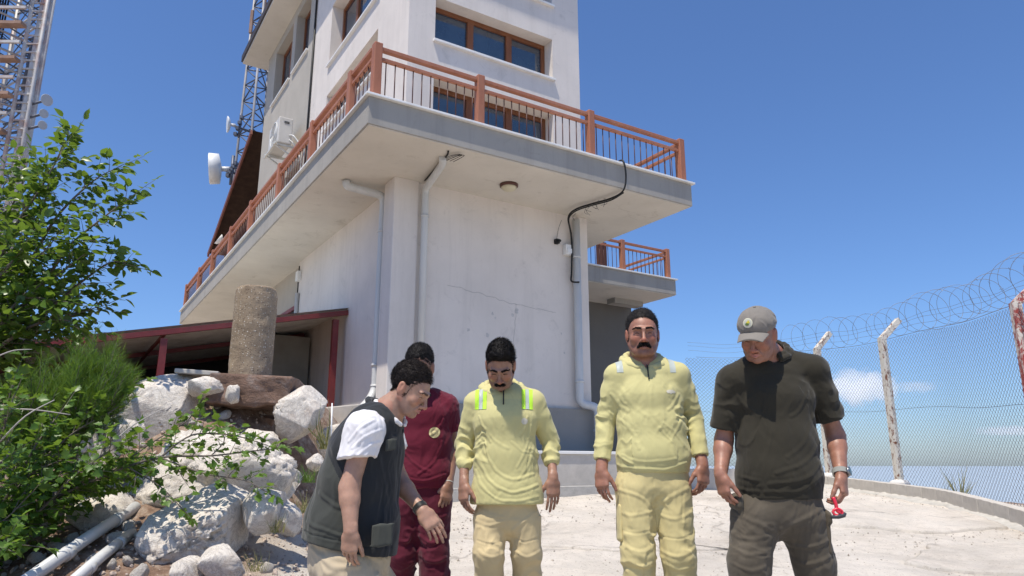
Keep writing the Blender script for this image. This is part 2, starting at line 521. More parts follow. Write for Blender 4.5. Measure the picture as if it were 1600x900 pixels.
# sea far below, out to the horizon
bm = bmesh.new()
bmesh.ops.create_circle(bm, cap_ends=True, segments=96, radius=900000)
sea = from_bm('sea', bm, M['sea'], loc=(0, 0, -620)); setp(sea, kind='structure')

# broken concrete skin edges on the pale ground
def slab_patch(pts, th, name='paving_slab'):
    bm = bmesh.new()
    top = []; bot = []
    n = len(pts)
    for x, y in pts:
        z = tz(x, y)
        top.append(bm.verts.new((x, y, z + th))); bot.append(bm.verts.new((x, y, z - 0.06)))
    bm.faces.new(top)
    for k in range(n):
        bm.faces.new((top[k], bot[k], bot[(k + 1) % n], top[(k + 1) % n]))
    bmesh.ops.triangulate(bm, faces=[f for f in bm.faces if len(f.verts) > 4])
    return bm

# ------------------------------------------------------------------ the lookout building, in its own frame (u along the front, v to the back)
YAW = math.radians(32)
RU = np.array([math.cos(YAW), math.sin(YAW), 0]); LV = np.array([-math.sin(YAW), math.cos(YAW), 0])
U0, V0, Z0 = 3.8, 9.03, 1.0
def W(u, v, z): return RU * u + LV * v + np.array([0, 0, z])
bld = empty('lookout_building', W(U0, V0, Z0), 'white plastered hilltop lookout building with a brown railed balcony all round', 'building', rotz=YAW)
OFF = (-U0, -V0, -Z0)
def part(name, bm, mat, parent=None, smooth=False, label=None):
    o = from_bm(name, bm, mat, parent if parent is not None else bld, OFF if parent is None else (0, 0, 0), smooth)
    if label: o['label'] = label
    return o
def subpart(name, bm, mat, par, smooth=False):
    o = from_bm(name, bm, mat, par, (0, 0, 0), smooth); return o

def holed(bm, axis_, plane, a0, a1, z0, z1, holes, depth, sign):
    """wall face on plane with recessed openings; axis_ 'u' = front-like (a is u, depth along +v*sign), 'v' = side-like"""
    as_ = sorted({a0, a1, *[h[0] for h in holes], *[h[1] for h in holes]})
    zs = sorted({z0, z1, *[h[2] for h in holes], *[h[3] for h in holes]})
    def pt(a, d, z): return (a, plane + sign * d, z) if axis_ == 'u' else (plane + sign * d, a, z)
    def quad(p):
        bm.faces.new([bm.verts.new(q) for q in p])
    for i in range(len(as_) - 1):
        for j in range(len(zs) - 1):
            ca = (as_[i] + as_[i + 1]) / 2; cz = (zs[j] + zs[j + 1]) / 2
            if any(h[0] < ca < h[1] and h[2] < cz < h[3] for h in holes): continue
            quad([pt(as_[i], 0, zs[j]), pt(as_[i + 1], 0, zs[j]), pt(as_[i + 1], 0, zs[j + 1]), pt(as_[i], 0, zs[j + 1])])
    for h in holes:
        b0, b1, c0, c1 = h[:4]; d = depth
        quad([pt(b0, 0, c0), pt(b0, d, c0), pt(b0, d, c1), pt(b0, 0, c1)])
        quad([pt(b1, 0, c0), pt(b1, 0, c1), pt(b1, d, c1), pt(b1, d, c0)])
        quad([pt(b0, 0, c1), pt(b0, d, c1), pt(b1, d, c1), pt(b1, 0, c1)])
        quad([pt(b0, 0, c0), pt(b1, 0, c0), pt(b1, d, c0), pt(b0, d, c0)])
    bmesh.ops.remove_doubles(bm, verts=bm.verts, dist=1e-4)
    bmesh.ops.recalc_face_normals(bm, faces=bm.faces)

ZB, ZS0, ZS1 = 0.9, 5.587, 5.95
ZTOP = 12.5
# lower storey
bm = bmesh.new()
box(bm, 3.95, 7.0, 9.03, 22.4, ZB, ZS0 - .003)
part('base_wall', bm, M['wall'])
bm = bmesh.new(); box(bm, 3.80, 3.949, 9.03, 14.15, ZB, ZS0 - .003)
part('base_wall', bm, M['wall'])
bm = bmesh.new(); holed(bm, 'v', 3.90, 14.15, 22.4, ZB, ZS0 - .003, [(14.5, 15.7, 3.9, 4.78)], 0.04, 1)
part('base_wall', bm, M['wallgrey'])
bm = bmesh.new()
box(bm, 3.66, 4.04, 8.985, 9.36, ZB, ZS0 - .004, 0.012)
part('corner_pilaster', bm, M['wall'])
bm = bmesh.new(); box(bm, 6.90, 7.08, 8.985, 9.25, ZB, ZS0 - .004, 0.012)
part('corner_pilaster', bm, M['wall'])
bm = bmesh.new(); box(bm, 3.72, 7.10, 8.955, 8.984, ZB, 2.44); box(bm, 3.62, 3.719, 8.955, 13.9, ZB, 2.44)
part('plinth', bm, M['plinth'])
# crack lines in the front plaster (thin grey tubes laid on the wall face)
bm = bmesh.new()
rc = random.Random(4)
def crack(p, q, n, amp):
    pts = []
    for i in range(n + 1):
        t = i / n
        pts.append((p[0] + (q[0] - p[0]) * t + rc.uniform(-amp, amp) * .5, 9.0285, p[1] + (q[1] - p[1]) * t + rc.uniform(-amp, amp)))
    tube(bm, pts, 0.0022, 4)
crack((4.55, 4.13), (5.7, 3.97), 16, 0.018); crack((5.7, 3.97), (6.45, 3.93), 12, 0.014); crack((5.72, 3.97), (5.66, 3.2), 9, 0.02)
part('plaster_crack', bm, surf('crack_grey', (0.38, 0.36, 0.34), 1.0))
# small dirty patches where plaster has chipped
chip = surf('chipped_plaster', (0.52, 0.49, 0.46), 1.0, 0.2, 30)
for (u, z, r) in ((5.72, 3.86, .05), (5.65, 3.80, .035), (5.30, 3.78, .03), (5.22, 3.45, .035), (4.9, 3.5, .03), (6.6, 3.3, .02), (5.35, 3.72, .022), (6.55, 3.6, .02)):
    bm = bmesh.new()
    vs = [bm.verts.new((u + r * rc.uniform(.5, 1) * math.cos(a), 9.0285, z + r * rc.uniform(.6, 1.2) * math.sin(a))) for a in [k * math.pi / 5 for k in range(10)]]
    bm.faces.new(vs)
    part('plaster_patch', bm, chip)
# window low on the left wall under the balcony
w = part('low_window', boxm(3.915, 3.935, 14.55, 15.65, 3.95, 4.73), M['interior'])
subpart('frame', (lambda b: (box(b, 3.88, 3.914, 14.5, 15.7, 4.70, 4.78), box(b, 3.88, 3.914, 14.5, 14.56, 3.9, 4.70), box(b, 3.88, 3.914, 15.64, 15.7, 3.9, 4.70), b)[-1])(bmesh.new()), M['redpaint'], w)

# balcony slab with coping
bm = bmesh.new(); box(bm, 2.74, 8.15, 7.65, 22.6, ZS0, ZS1, 0.006)
sl = part('balcony_slab', bm, M['fascia'])
bm = bmesh.new(); box(bm, 2.76, 8.13, 7.67, 22.58, ZS0 - 0.012, ZS0 - 0.0005)
subpart('soffit', bm, M['soffit'], sl)
bm = bmesh.new()
for q in ((2.695, 3.02, 7.60, 22.64), (3.021, 8.195, 7.60, 7.90), (7.90, 8.195, 7.901, 22.64)):
    box(bm, q[0], q[1], q[2], q[3], ZS1 + .001, ZS1 + 0.03, 0.004)
subpart('coping', bm, M['coping'], sl)
bm = bmesh.new(); box(bm, 3.022, 7.899, 7.902, 22.6, ZS1 + .001, ZS1 + 0.02)
subpart('floor_tiles', bm, M['skirting'], sl)

# tower: front wall u 3.8..7.03, left wall v 9.03..14.2
front_holes = [(4.24, 6.46, 7.97, 8.73), (4.24, 6.46, 5.98, 7.33), (4.24, 6.46, 9.39, 10.75)]
left_holes = [(10.33, 13.05, 7.97, 8.75), (10.33, 13.05, 5.98, 7.33), (10.33, 13.05, 9.42, 10.8)]
bm = bmesh.new(); holed(bm, 'u', 9.03, 3.8, 7.03, ZS1 + .02, ZTOP, front_holes, 0.30, 1)
part('tower_wall', bm, M['wall'])
bm = bmesh.new(); holed(bm, 'v', 3.8, 9.03, 14.2, ZS1 + .02, ZTOP, left_holes, 0.30, 1)
part('tower_wall', bm, M['wall'])
grey_holes = [(14.75, 15.95, 10.70, 12.25), (16.25, 17.9, 10.70, 12.25), (14.75, 15.9, 5.98, 8.0)]
bm = bmesh.new(); holed(bm, 'v', 3.8, 14.2, 18.75, ZS1 + .02, ZTOP, grey_holes, 0.28, 1)
part('tower_wall', bm, M['wallgrey'])
bm = bmesh.new()
for q in ([(7.03, 9.03), (7.03, 18.75)], [(7.03, 18.75), (3.8, 18.75)]):
    (a, b), (c, d) = q
    bm.faces.new([bm.verts.new(p) for p in ((a, b, ZS1 + .02), (c, d, ZS1 + .02), (c, d, ZTOP), (a, b, ZTOP))])
part('tower_wall', bm, M['wall'])
# vertical joint pipe / cable at the change of wall
bm = bmesh.new(); cyl(bm, (3.77, 14.2, ZS1 + .05), (3.77, 14.2, ZTOP - .05), 0.022, 6)
part('lightning_cable', bm, M['black'])
# window builder
def window(ax, plane, a0, a1, z0, z1, n, depth=0.30, sill=True, sillmat='coping', rail_at=None):
    def B(bm, p0, p1, d0, d1, q0, q1, bev=0.0):
        if ax == 'u': box(bm, p0, p1, plane + d0, plane + d1, q0, q1, bev)
        else: box(bm, plane + d0, plane + d1, p0, p1, q0, q1, bev)
    f = bmesh.new()
    t = 0.075; d0, d1 = depth - 0.07, depth - 0.005
    B(f, a0 + .002, a1 - .002, d0, d1, z1 - t, z1 - .002, .006); B(f, a0 + .002, a1 - .002, d0, d1, z0 + .002, z0 + t, .006)
    B(f, a0 + .002, a0 + t, d0, d1, z0 + t, z1 - t, .006); B(f, a1 - t, a1 - .002, d0, d1, z0 + t, z1 - t, .006)
    wpan = (a1 - a0) / n
    for i in range(1, n):
        c = a0 + wpan * i
        B(f, c - 0.055, c + 0.055, d0 - 0.012, d1, z0 + t, z1 - t, .006)
    fr = part('window', f, M['winframe'])
    for i in range(n):
        g = bmesh.new()
        p0 = a0 + wpan * i + (t if i == 0 else .055); p1 = a0 + wpan * (i + 1) - (t if i == n - 1 else .055)
        B(g, p0, p1, depth - 0.035, depth - 0.025, z0 + t, z1 - t)
        subpart('pane', g, M['glass'], fr)
    s = bmesh.new(); B(s, a0 - 0.0, a1 + 0.0, depth - .004, depth + 0.02, z0, z1)
    subpart('backing', s, M['interior'], fr)
    if sill:
        s = bmesh.new(); B(s, a0 - 0.03, a1 + 0.03, -0.055, depth - .071, z0 - .035, z0 + 0.004, 0.004)
        subpart('sill', s, M[sillmat], fr)
for h, sl_ in zip(front_holes, (True, False, True)): window('u', 9.03, h[0], h[1], h[2], h[3], 3, sill=sl_)
for h, sl_ in zip(left_holes, (True, False, True)): window('v', 3.8, h[0], h[1], h[2], h[3], 3, sill=sl_)
for h in grey_holes[:2]: window('v', 3.8, h[0], h[1], h[2], h[3], 2, 0.26)
window('v', 3.8, *grey_holes[2], 1, 0.26, sill=False)
# a diagonal reflection-like curtain strip is left out; roof with eaves
bm = bmesh.new(); box(bm, 3.22, 7.61, 8.45, 19.35, ZTOP, ZTOP + 0.06)
rf = part('roof', bm, M['soffit'])
bm = bmesh.new(); box(bm, 3.18, 7.65, 8.41, 19.39, ZTOP + 0.061, ZTOP + 0.26, 0.01)
subpart('fascia', bm, M['roofdark'], rf)
bm = bmesh.new()
for z in (9.0, 10.9): pass
bm.free()

# railings
def rail_run(name, axis_, fixed, a0, a1, posts, bal_step, z0=ZS1 + .03, h=0.72, parent=None, off=OFF):
    def pt(a, z): return (a, fixed, z) if axis_ == 'u' else (fixed, a, z)
    def B(bm, p0, p1, w, q0, q1, bev=0.0):
        if axis_ == 'u': box(bm, p0, p1, fixed - w / 2, fixed + w / 2, q0, q1, bev)
        else: box(bm, fixed - w / 2, fixed + w / 2, p0, p1, q0, q1, bev)
    b = bmesh.new(); B(b, a0, a1, 0.07, z0 + h - .055, z0 + h - 0.005, 0.006)
    rr = from_bm(name, b, M['rail'], parent or bld, off)
    b = bmesh.new(); B(b, a0, a1, 0.05, z0 + h - .19, z0 + h - .145, 0.005)
    subpart('lower_rail', b, M['rail'], rr)
    for p in posts:
        b = bmesh.new(); B(b, p - .055, p + .055, 0.112, z0 - .002, z0 + h + 0.035, 0.012)
        subpart('post', b, M['rail'], rr)
    bb = bmesh.new()
    if axis_ == 'u': cyl(bb, (0, fixed, z0 - .005), (0, fixed, z0 + h - .18), 0.0075, 6)
    else: cyl(bb, (fixed, 0, z0 - .005), (fixed, 0, z0 + h - .18), 0.0075, 6)
    first = subpart('baluster', bb, M['baluster'], rr)
    n = int(round((a1 - a0) / bal_step)); used = False
    for i in range(1, n):
        a = a0 + (a1 - a0) * i / n
        if any(abs(a - p) < 0.075 for p in posts): continue
        o = first if not used else first.copy()
        if used: C.objects.link(o); o.parent = rr
        used = True
        o.location = (a, 0, 0) if axis_ == 'u' else (0, a, 0)
    return rr
rail_run('front_railing', 'u', 7.74, 2.85, 8.05, [2.85, 4.32, 6.2, 8.04], 0.125)
rail_run('left_railing', 'v', 2.82, 7.80, 22.45, [8.55, 10.25, 12.15, 14.3, 16.2, 18.3, 20.2, 22.4], 0.15)
rail_run('right_railing', 'v', 8.05, 7.80, 12.0, [9.6, 11.6], 0.15)

# downpipes
def pipe(name, pts, r=0.062, mat='pvc', brackets=()):
    b = bmesh.new()
    pp = []
    n = len(pts)
    for i, p in enumerate(pts):
        p = np.asarray(p, float)
        if 0 < i < n - 1:
            d0 = unit(np.asarray(pts[i - 1]) - p); d1 = unit(np.asarray(pts[i + 1]) - p)
            rr = min(0.10, np.linalg.norm(np.asarray(pts[i - 1]) - p) * .45, np.linalg.norm(np.asarray(pts[i + 1]) - p) * .45)
            for k in range(7):
                t = k / 6
                pp.append((1 - t) ** 2 * (p + d0 * rr) + 2 * t * (1 - t) * p + t * t * (p + d1 * rr))
        else: pp.append(p)
    tube(b, pp, r, 16)
    o = part(name, b, M[mat], smooth=False)
    for (p, d) in brackets:
        b = bmesh.new(); tube(b, [np.asarray(p) - unit(d) * .018, np.asarray(p) + unit(d) * .018], r + .010, 16)
        subpart('bracket', b, M[mat], o)
    return o
Zd = (0, 0, 1)
pipe('downpipe', [(3.12, 9.48, ZS0 - .02), (3.14, 9.48, ZS0 - .10), (3.70, 9.47, ZS0 - .14), (3.70, 9.47, 2.62), (3.60, 9.42, 2.45), (3.45, 9.40, 2.30)], 0.060,
     brackets=[((3.70, 9.47, 4.9), Zd), ((3.70, 9.47, 2.95), Zd), ((3.70, 9.47, 2.66), Zd)])
pipe('downpipe', [(3.92, 8.0, ZS0 - .03), (3.98, 8.12, ZS0 - .07), (4.115, 8.93, ZS0 - .12), (4.115, 8.93, 2.30)], 0.050, brackets=[((4.115, 8.93, 5.05), Zd)])
pipe('downpipe', [(6.80, 8.92, ZS0 - .10), (6.80, 8.92, 2.52), (7.05, 8.80, 2.47), (7.05, 8.80, 1.85)], 0.062,
     brackets=[((6.80, 8.92, 4.85), Zd), ((6.80, 8.92, 2.86), Zd), ((7.05, 8.80, 2.12), Zd)])
# the black cable along the soffit and down the corner
b = bmesh.new()
pts = [(6.70, 7.74, 6.03), (6.70, 7.60, 6.00), (6.72, 7.575, 5.75), (6.69, 7.62, 5.53), (6.68, 7.9, 5.50), (6.62, 8.25, 5.52), (6.52, 8.55, 5.50), (6.56, 8.80, 5.45), (6.70, 8.93, 5.25), (6.715, 8.93, 5.0), (6.70, 8.93, 4.6), (6.71, 8.95, 4.45), (6.78, 8.84, 4.42)]
tube(b, smooth_curve(pts, 6), 0.014, 6)
pts = [(x + .02, y + .01, z - .018) for x, y, z in pts[3:9]]
tube(b, smooth_curve(pts, 6), 0.010, 6)
rc = random.Random(9)
for i in range(9):
    t = rc.uniform(7.9, 8.8); a = (6.6 + rc.uniform(-.05, .05), t, 5.5)
    tube(b, smooth_curve([a, (a[0] + rc.uniform(-.03, .1), a[1] + .06, a[2] - .05), (a[0] + rc.uniform(-.02, .16), a[1] + .10, a[2] - rc.uniform(.04, .12))], 4), 0.003, 4)
tube(b, smooth_curve([(6.46, 9.0, 5.08), (6.5, 8.99, 5.3), (6.55, 8.97, 5.45)], 4), 0.003, 4)
cb = part('power_cable', b, M['black'])
b = bmesh.new()
for s in range(3):
    a = (3.95 + s * .03, 8.05, 5.55)
    tube(b, smooth_curve([a, (a[0] + .03, 7.85, 5.54), (a[0] + .10, 7.75, 5.53), (a[0] + .02 * s, 7.95, 5.50)], 5), 0.004, 4)
tube(b, smooth_curve([(4.06, 8.85, 5.55), (4.0, 8.4, 5.55), (3.95, 7.95, 5.56), (3.9, 7.8, 5.56)], 5), 0.012, 5)
part('loose_wire', b, M['black'])
b = bmesh.new(); box(b, 6.60, 6.73, 8.93, 9.028, 4.88, 5.05, 0.01); box(b, 6.62, 6.71, 8.915, 8.929, 4.90, 4.98, .004)
part('junction_box', b, M['whiteplastic'])
b = bmesh.new(); box(b, 6.43, 6.50, 8.95, 9.028, 5.04, 5.12, 0.01); tube(b, [(6.465, 8.95, 5.08), (6.465, 8.90, 5.07)], .022, 8)
part('camera_box', b, M['black'])
# ceiling lamp under the soffit (unlit)
b = bmesh.new()
tube(b, [(5.19, 8.39, ZS0 - .012), (5.19, 8.39, ZS0 - .045), (5.19, 8.39, ZS0 - .055)], [.135, .135, .12], 24)
lm = part('ceiling_lamp', b, M['baluster'])
b = bmesh.new()
tube(b, [(5.19, 8.39, ZS0 - .05 - .07 * math.sin(t)) for t in (0, .4, .8, 1.2, 1.5)], [.115 * math.cos(t) + .002 for t in (0, .4, .8, 1.2, 1.5)], 20)
subpart('glass_bowl', b, surf('frosted_bowl', (0.55, 0.50, 0.36), 0.35, 0.1), lm)
# wall fittings on the far left wall
b = bmesh.new(); cyl(b, (3.86, 14.05, 4.9), (3.86, 14.05, ZS0 - .05), .028, 6); cyl(b, (3.80, 14.12, 4.9), (3.80, 14.12, ZS0 - .1), .02, 6)
part('cable_bundle', b, M['black'])
b = bmesh.new(); cyl(b, (3.76, 14.0, 2.6), (3.76, 14.0, 4.9), .04, 8)
part('conduit', b, M['pvc'])
b = bmesh.new(); box(b, 3.72, 3.80, 13.95, 14.1, 5.15, 5.35, .01)
part('outdoor_lamp', b, M['whiteplastic'])

# air conditioner with its bracket: lifts off, a thing of its own
ac = empty('air_conditioner', W(3.44, 15.15, 8.22), 'white air conditioner outdoor unit on a steel bracket, high on the grey side wall', 'air conditioner', rotz=YAW)
b = bmesh.new(); box(b, -.14, .16, -.42, .42, .10, .70, 0.02)
from_bm('casing', b, M['acgrey'], ac)
b = bmesh.new()
for k in range(9): tube(b, [(-.150, -.05 + (.03 + .028 * k) * math.cos(t), .40 + (.03 + .028 * k) * math.sin(t)) for t in [j * math.pi / 12 for j in range(25)]], .004, 4)
tube(b, [(-.148, .0 - .05 + .27 * math.cos(t), .40 + .27 * math.sin(t)) for t in [j * math.pi / 12 for j in range(25)]], .014, 6)
from_bm('fan_grille', b, M['pvc'], ac)
b = bmesh.new()
for k in range(3): box(b, -.03, .08, -.428, -.419, .56 + k * .02, .568 + k * .02)
from_bm('side_vent', b, M['black'], ac)
b = bmesh.new()
for y in (-.36, .36):
    beam(b, (-.22, y, .07), (.35, y, .07), .04, .05); beam(b, (-.18, y, .05), (.34, y, -.22), .03, .03)
beam(b, (-.18, -.5, .06), (-.18, .5, .06), .04, .04)
from_bm('bracket', b, M['galv'], ac)
b = bmesh.new()
tube(b, smooth_curve([(.1, -.42, .3), (.15, -.55, .25), (.25, -.62, .1), (.30, -.75, .0), (.30, -1.1, .05)], 5), .018, 6)
tube(b, smooth_curve([(.1, -.42, .2), (.18, -.5, .1), (.28, -.55, -.1), (.30, -.7, -.35)], 5), .012, 6)
from_bm('pipes', b, M['pvc'], ac)

# back right wing with its own balcony
b = bmesh.new(); box(b, 7.09, 12.33, 13.9, 20, ZB - 2, ZS0 - .003); part('wing_wall', b, M['darkwall'])
b = bmesh.new(); box(b, 8.6, 12.33, 12.27, 20, ZS0, ZS1, .006); ws = part('wing_slab', b, M['fascia'])
b = bmesh.new(); box(b, 8.62, 12.31, 12.29, 19.9, ZS0 - .012, ZS0 - .0005); subpart('soffit', b, M['soffit'], ws)
b = bmesh.new(); box(b, 8.6, 12.37, 12.22, 12.5, ZS1 + .001, ZS1 + .03, .004); box(b, 12.05, 12.37, 12.501, 20, ZS1 + .001, ZS1 + .03, .004)
subpart('coping', b, M['coping'], ws)
b = bmesh.new(); box(b, 11.2, 12.1, 13.2, 13.5, ZS0 - .14, ZS0 - .013); part('wing_beam', b, M['fascia'])
b = bmesh.new(); beam(b, (8.9, 13.72, 1.9), (7.6, 13.72, 2.9), .05, .05); beam(b, (8.9, 13.72, 1.5), (7.6, 13.72, 2.5), .04, .04); part('stair_rail', b, M['baluster'])
rail_run('wing_railing', 'u', 12.36, 8.7, 12.2, [10.75, 12.17], 0.125)
rail_run('wing_side_railing', 'v', 12.2, 12.42, 17.0, [14.0, 15.6, 17.0], 0.15)
b = bmesh.new(); box(b, 10.45, 10.62, 12.75, 12.95, ZS1 + .021, ZS1 + .80, .01); part('wing_column', b, M['baluster'])

# lower pitched roof beyond the tower, seen from below
b = bmesh.new()
A = [(3.55, 18.95, 10.35), (3.55, 24.2, 8.2)]
for (p, q, w, h) in ((A[0], A[1], .05, .15),): beam(b, p, q, w, h)
rw = part('rear_roof', b, M['roofbrown'])
b = bmesh.new()
vs = [b.verts.new(p) for p in ((3.58, 18.95, 10.40), (3.58, 24.2, 8.25), (7.5, 24.2, 8.25), (7.5, 18.95, 10.40))]
b.faces.new(vs)
bmesh.ops.solidify(b, geom=b.faces[:], thickness=0.08)
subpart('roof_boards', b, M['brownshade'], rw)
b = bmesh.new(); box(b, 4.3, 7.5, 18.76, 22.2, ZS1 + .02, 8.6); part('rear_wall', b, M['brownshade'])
sdp = P(347, 377, 17.5); sdu, sdv = float(sdp @ RU), float(sdp @ LV)
b = bmesh.new(); tube(b, [(sdu, sdv, sdp[2]), (sdu - .05, sdv, sdp[2] + .02), (sdu - .10, sdv, sdp[2] + .05)], [.05, .12, .15], 14); tube(b, [(sdu, sdv, sdp[2]), (3.0, sdv, sdp[2] - .1)], .02, 6)
part('small_dish', b, M['whiteplastic'])

# low wall in front of the plinth (terrace kerb)
lw = empty('low_wall', W(5.5, 8.35, 1.0), 'low pale rendered wall with a white ledge along the foot of the building', 'low wall', rotz=YAW)
b = bmesh.new(); box(b, -2.5, 2.1, -.10, .58, -.3, .752, .006); from_bm('wall_body', b, M['kerb'], lw)
b = bmesh.new(); box(b, -2.52, 2.12, -.125, .60, .753, .795, .006); from_bm('ledge', b, M['coping'], lw)
b = bmesh.new(); box(b, -2.5, 2.1, -.16, -.101, -.3, .33, .01); from_bm('footing', b, M['mortar'], lw)
lw2 = empty('garden_wall', W(8.9, 8.6, 1.0), 'low grey block wall seen between the two men on the right', 'low wall', rotz=YAW - .25)
b = bmesh.new(); box(b, -1.2, 1.9, -.1, .1, -.5, .55, .01); from_bm('wall_body', b, M['kerb'], lw2)
# pale concrete step at the left corner of the wall
st = from_bm('concrete_step', boxm(-.5, .42, -.22, .22, -.5, 0.03, .015), M['kerb'], None, tuple(P(545, 640, 9.3)))
st.rotation_euler = (0, 0, YAW + math.radians(90 + 15)); setp(st, 'pale concrete step at the foot of the left wall corner', 'step')

# ------------------------------------------------------------------ lean-to shed on the left
shed = empty('lean_to_shed', W(2.0, 12.0, 2.3), 'open shed with corrugated metal roof on dark red steel posts, leaning against the building', 'shed', rotz=YAW)
SO = (-2.0, -12.0, -2.3)
def zroof(u): return 3.95 + (u - 3.8) * 0.217
def spart(name, bm, mat, par=None, smooth=False): return from_bm(name, bm, mat, par or shed, SO if par is None else (0, 0, 0), smooth)
u_ends = (-4.2, 3.8)
nu = 2; vv = np.arange(11.05, 16.0, 0.03)
b = bmesh.new(); grid = []
for u in u_ends:
    for s in (0, 1):
        grid.append([b.verts.new((u, v, zroof(u) + 0.10 + 0.018 * math.sin(v * 2 * math.pi / 0.19) + s * .004)) for v in vv])
for i in range(len(vv) - 1):
    b.faces.new((grid[0][i], grid[2][i], grid[2][i + 1], grid[0][i + 1])); b.faces.new((grid[1][i], grid[1][i + 1], grid[3][i + 1], grid[3][i]))
spart('corrugated_roof', b, M['galv'])
b = bmesh.new()
beam(b, (u_ends[0], 11.06, zroof(u_ends[0]) + .04), (3.8, 11.06, zroof(3.8) + .04), .06, .075)
spart('front_beam', b, M['redpaint'])
b = bmesh.new()
for v in (13.4, 15.8): beam(b, (u_ends[0], v, zroof(u_ends[0]) + .03), (3.78, v, zroof(3.78) + .03), .05, .07)
for u in (-2.2, 1.17): beam(b, (u, 11.1, zroof(u) + .02), (u, 15.9, zroof(u) + .02), .035, .05)
spart('rafters', b, M['redpaint'])
for (u, v) in ((1.17, 11.1), (3.62, 11.12), (-1.4, 11.1), (-4.0, 11.1), (1.2, 15.8), (-4.0, 15.8)):
    b = bmesh.new(); box(b, u - .045, u + .045, v - .045, v + .045, 1.8, zroof(u) - .05); spart('post', b, M['redpaint'])
b = bmesh.new(); box(b, 2.95, 3.75, 12.9, 12.95, 1.9, 3.85); box(b, 2.9, 2.95, 12.9, 15.5, 1.9, 3.8); spart('side_panel', b, surf('faded_panel', (0.30, 0.29, 0.25), 0.8))
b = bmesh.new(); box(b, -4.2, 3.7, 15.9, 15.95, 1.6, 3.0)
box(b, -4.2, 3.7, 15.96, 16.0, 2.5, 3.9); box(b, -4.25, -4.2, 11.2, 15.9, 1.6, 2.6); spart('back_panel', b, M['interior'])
b = bmesh.new(); beam(b, (2.2, 11.4, 2.3), (2.9, 12.6, 3.7), .06, .06); spart('brace', b, M['redpaint'])

# ------------------------------------------------------------------ lattice masts
def lattice(name, cx, cy, z0, z1, w0, w1, step, leg_r, br_r, label, nlegs=4, rot=0.4, mats=('mast', 'mastdark'), horiz=False):
    t = empty(name, (cx, cy, z0), label, 'antenna mast')
    def corner(k, z):
        w = w0 + (w1 - w0) * (z - z0) / (z1 - z0)
        a = rot + 2 * math.pi * k / nlegs
        return np.array([w * math.cos(a), w * math.sin(a), z - z0])
    for k in range(nlegs):
        b = bmesh.new(); tube(b, [corner(k, z0), corner(k, z1)], leg_r, 8); from_bm('leg', b, M[mats[0]], t)
    b = bmesh.new(); hb = bmesh.new()
    zs = np.arange(z0, z1 - 1e-6, step)
    for i, z in enumerate(zs):
        for k in range(nlegs):
            k2 = (k + 1) % nlegs
            zt = min(z + step, z1)
            if i % 2: tube(b, [corner(k, z), corner(k2, zt)], br_r, 5)
            else: tube(b, [corner(k2, z), corner(k, zt)], br_r, 5)
            if horiz: tube(b, [corner(k if not i % 2 else k2, z), (corner(k, zt) + corner(k2, zt)) / 2], br_r * .7, 5)
            tube(hb if horiz else b, [corner(k, z), corner(k2, z)], br_r * (1.5 if horiz else 1), 5)
    from_bm('bracing', b, M[mats[1]], t)
    if horiz: from_bm('crossbars', hb, M[mats[0]], t)
    else: hb.free()
    return t, corner
big, bc = lattice('lattice_tower', -18.25, 22.0, 2.0, 24.0, 2.05, 2.05, 0.62, 0.09, 0.028, 'tall grey lattice antenna tower behind the leafy tree', 4, 0.2, ('mast', 'mastdark'), True)
# inner ladder column of the big tower, heavier platforms and feeders
b = bmesh.new()
cx_ = float(P(58, 30, 20.9)[0]) + 18.25
for dx in (cx_ - .25, cx_ + .25): tube(b, [(dx, -1.1, 0), (dx, -1.1, 22)], .06, 6)
for z in np.arange(0, 22, .3): beam(b, (cx_ - .25, -1.1, z), (cx_ + .25, -1.1, z), .04, .05)
tube(b, [(cx_ + .05, -1.0, 0), (cx_ + .05, -1.0, 22)], .10, 8)
from_bm('ladder', b, M['mast'], big)
for k, z in enumerate(np.arange(9.6, 21.5, 1.24)):
    b = bmesh.new(); beam(b, (-2.4, -1.6, z), (cx_ - .1, -1.5, z + .02), .30, .10); from_bm('platform', b, M['mastrust'], big)
    b = bmesh.new(); beam(b, (-2.2, -1.62, z + .6), (cx_ - .1, -1.52, z + .62), .08, .09); from_bm('platform_rail', b, M['mast'], big)
b = bmesh.new()
for i in range(7):
    x0 = 0.7 + i * .09; tube(b, smooth_curve([(x0, -.6, 0), (x0 + .03, -.62, 8), (x0, -.6, 15), (x0, -.6, 22)], 4), .028, 5)
from_bm('feeder_cables', b, M['black'], big)
rc = random.Random(5)
for i in range(16):
    z = rc.uniform(11, 20); x = 2.05 + rc.uniform(0, .35); b = bmesh.new()
    tube(b, [(1.9, -.4, z), (x, -.4, z)], .03, 5); tube(b, [(x - .02, -.4, z - .35), (x - .02, -.4, z + .35)], .035, 5)
    from_bm('aerial', b, M['mastdark'], big)
b = bmesh.new(); tube(b, [(2.2, -.5, 11.6), (2.32, -.5, 13.6)], .08, 6); from_bm('aerial', b, M['mastdark'], big)
def dish(parent, loc, r, direction, name='dish', deep=0.3, drum=False, mt='whiteplastic'):
    b = bmesh.new()
    d = unit(direction)
    loc = np.asarray(loc, float)
    if drum:
        tube(b, [loc - d * r * .0, loc + d * r * .12, loc + d * r * .7, loc + d * r * .74], [r * .35, r * .96, r, r * .97], 28)
    else:
        tube(b, [loc, loc + d * r * .10, loc + d * r * .28, loc + d * r * .42, loc + d * r * .46], [r * .15, r * .55, r * .92, r, r * .97], 28)
    tube(b, [loc - d * r * .5, loc + d * .02], r * .16, 10)
    return from_bm(name, b, M['dishgrey' if parent.name.startswith('lattice_tower') else 'whiteplastic'], parent)
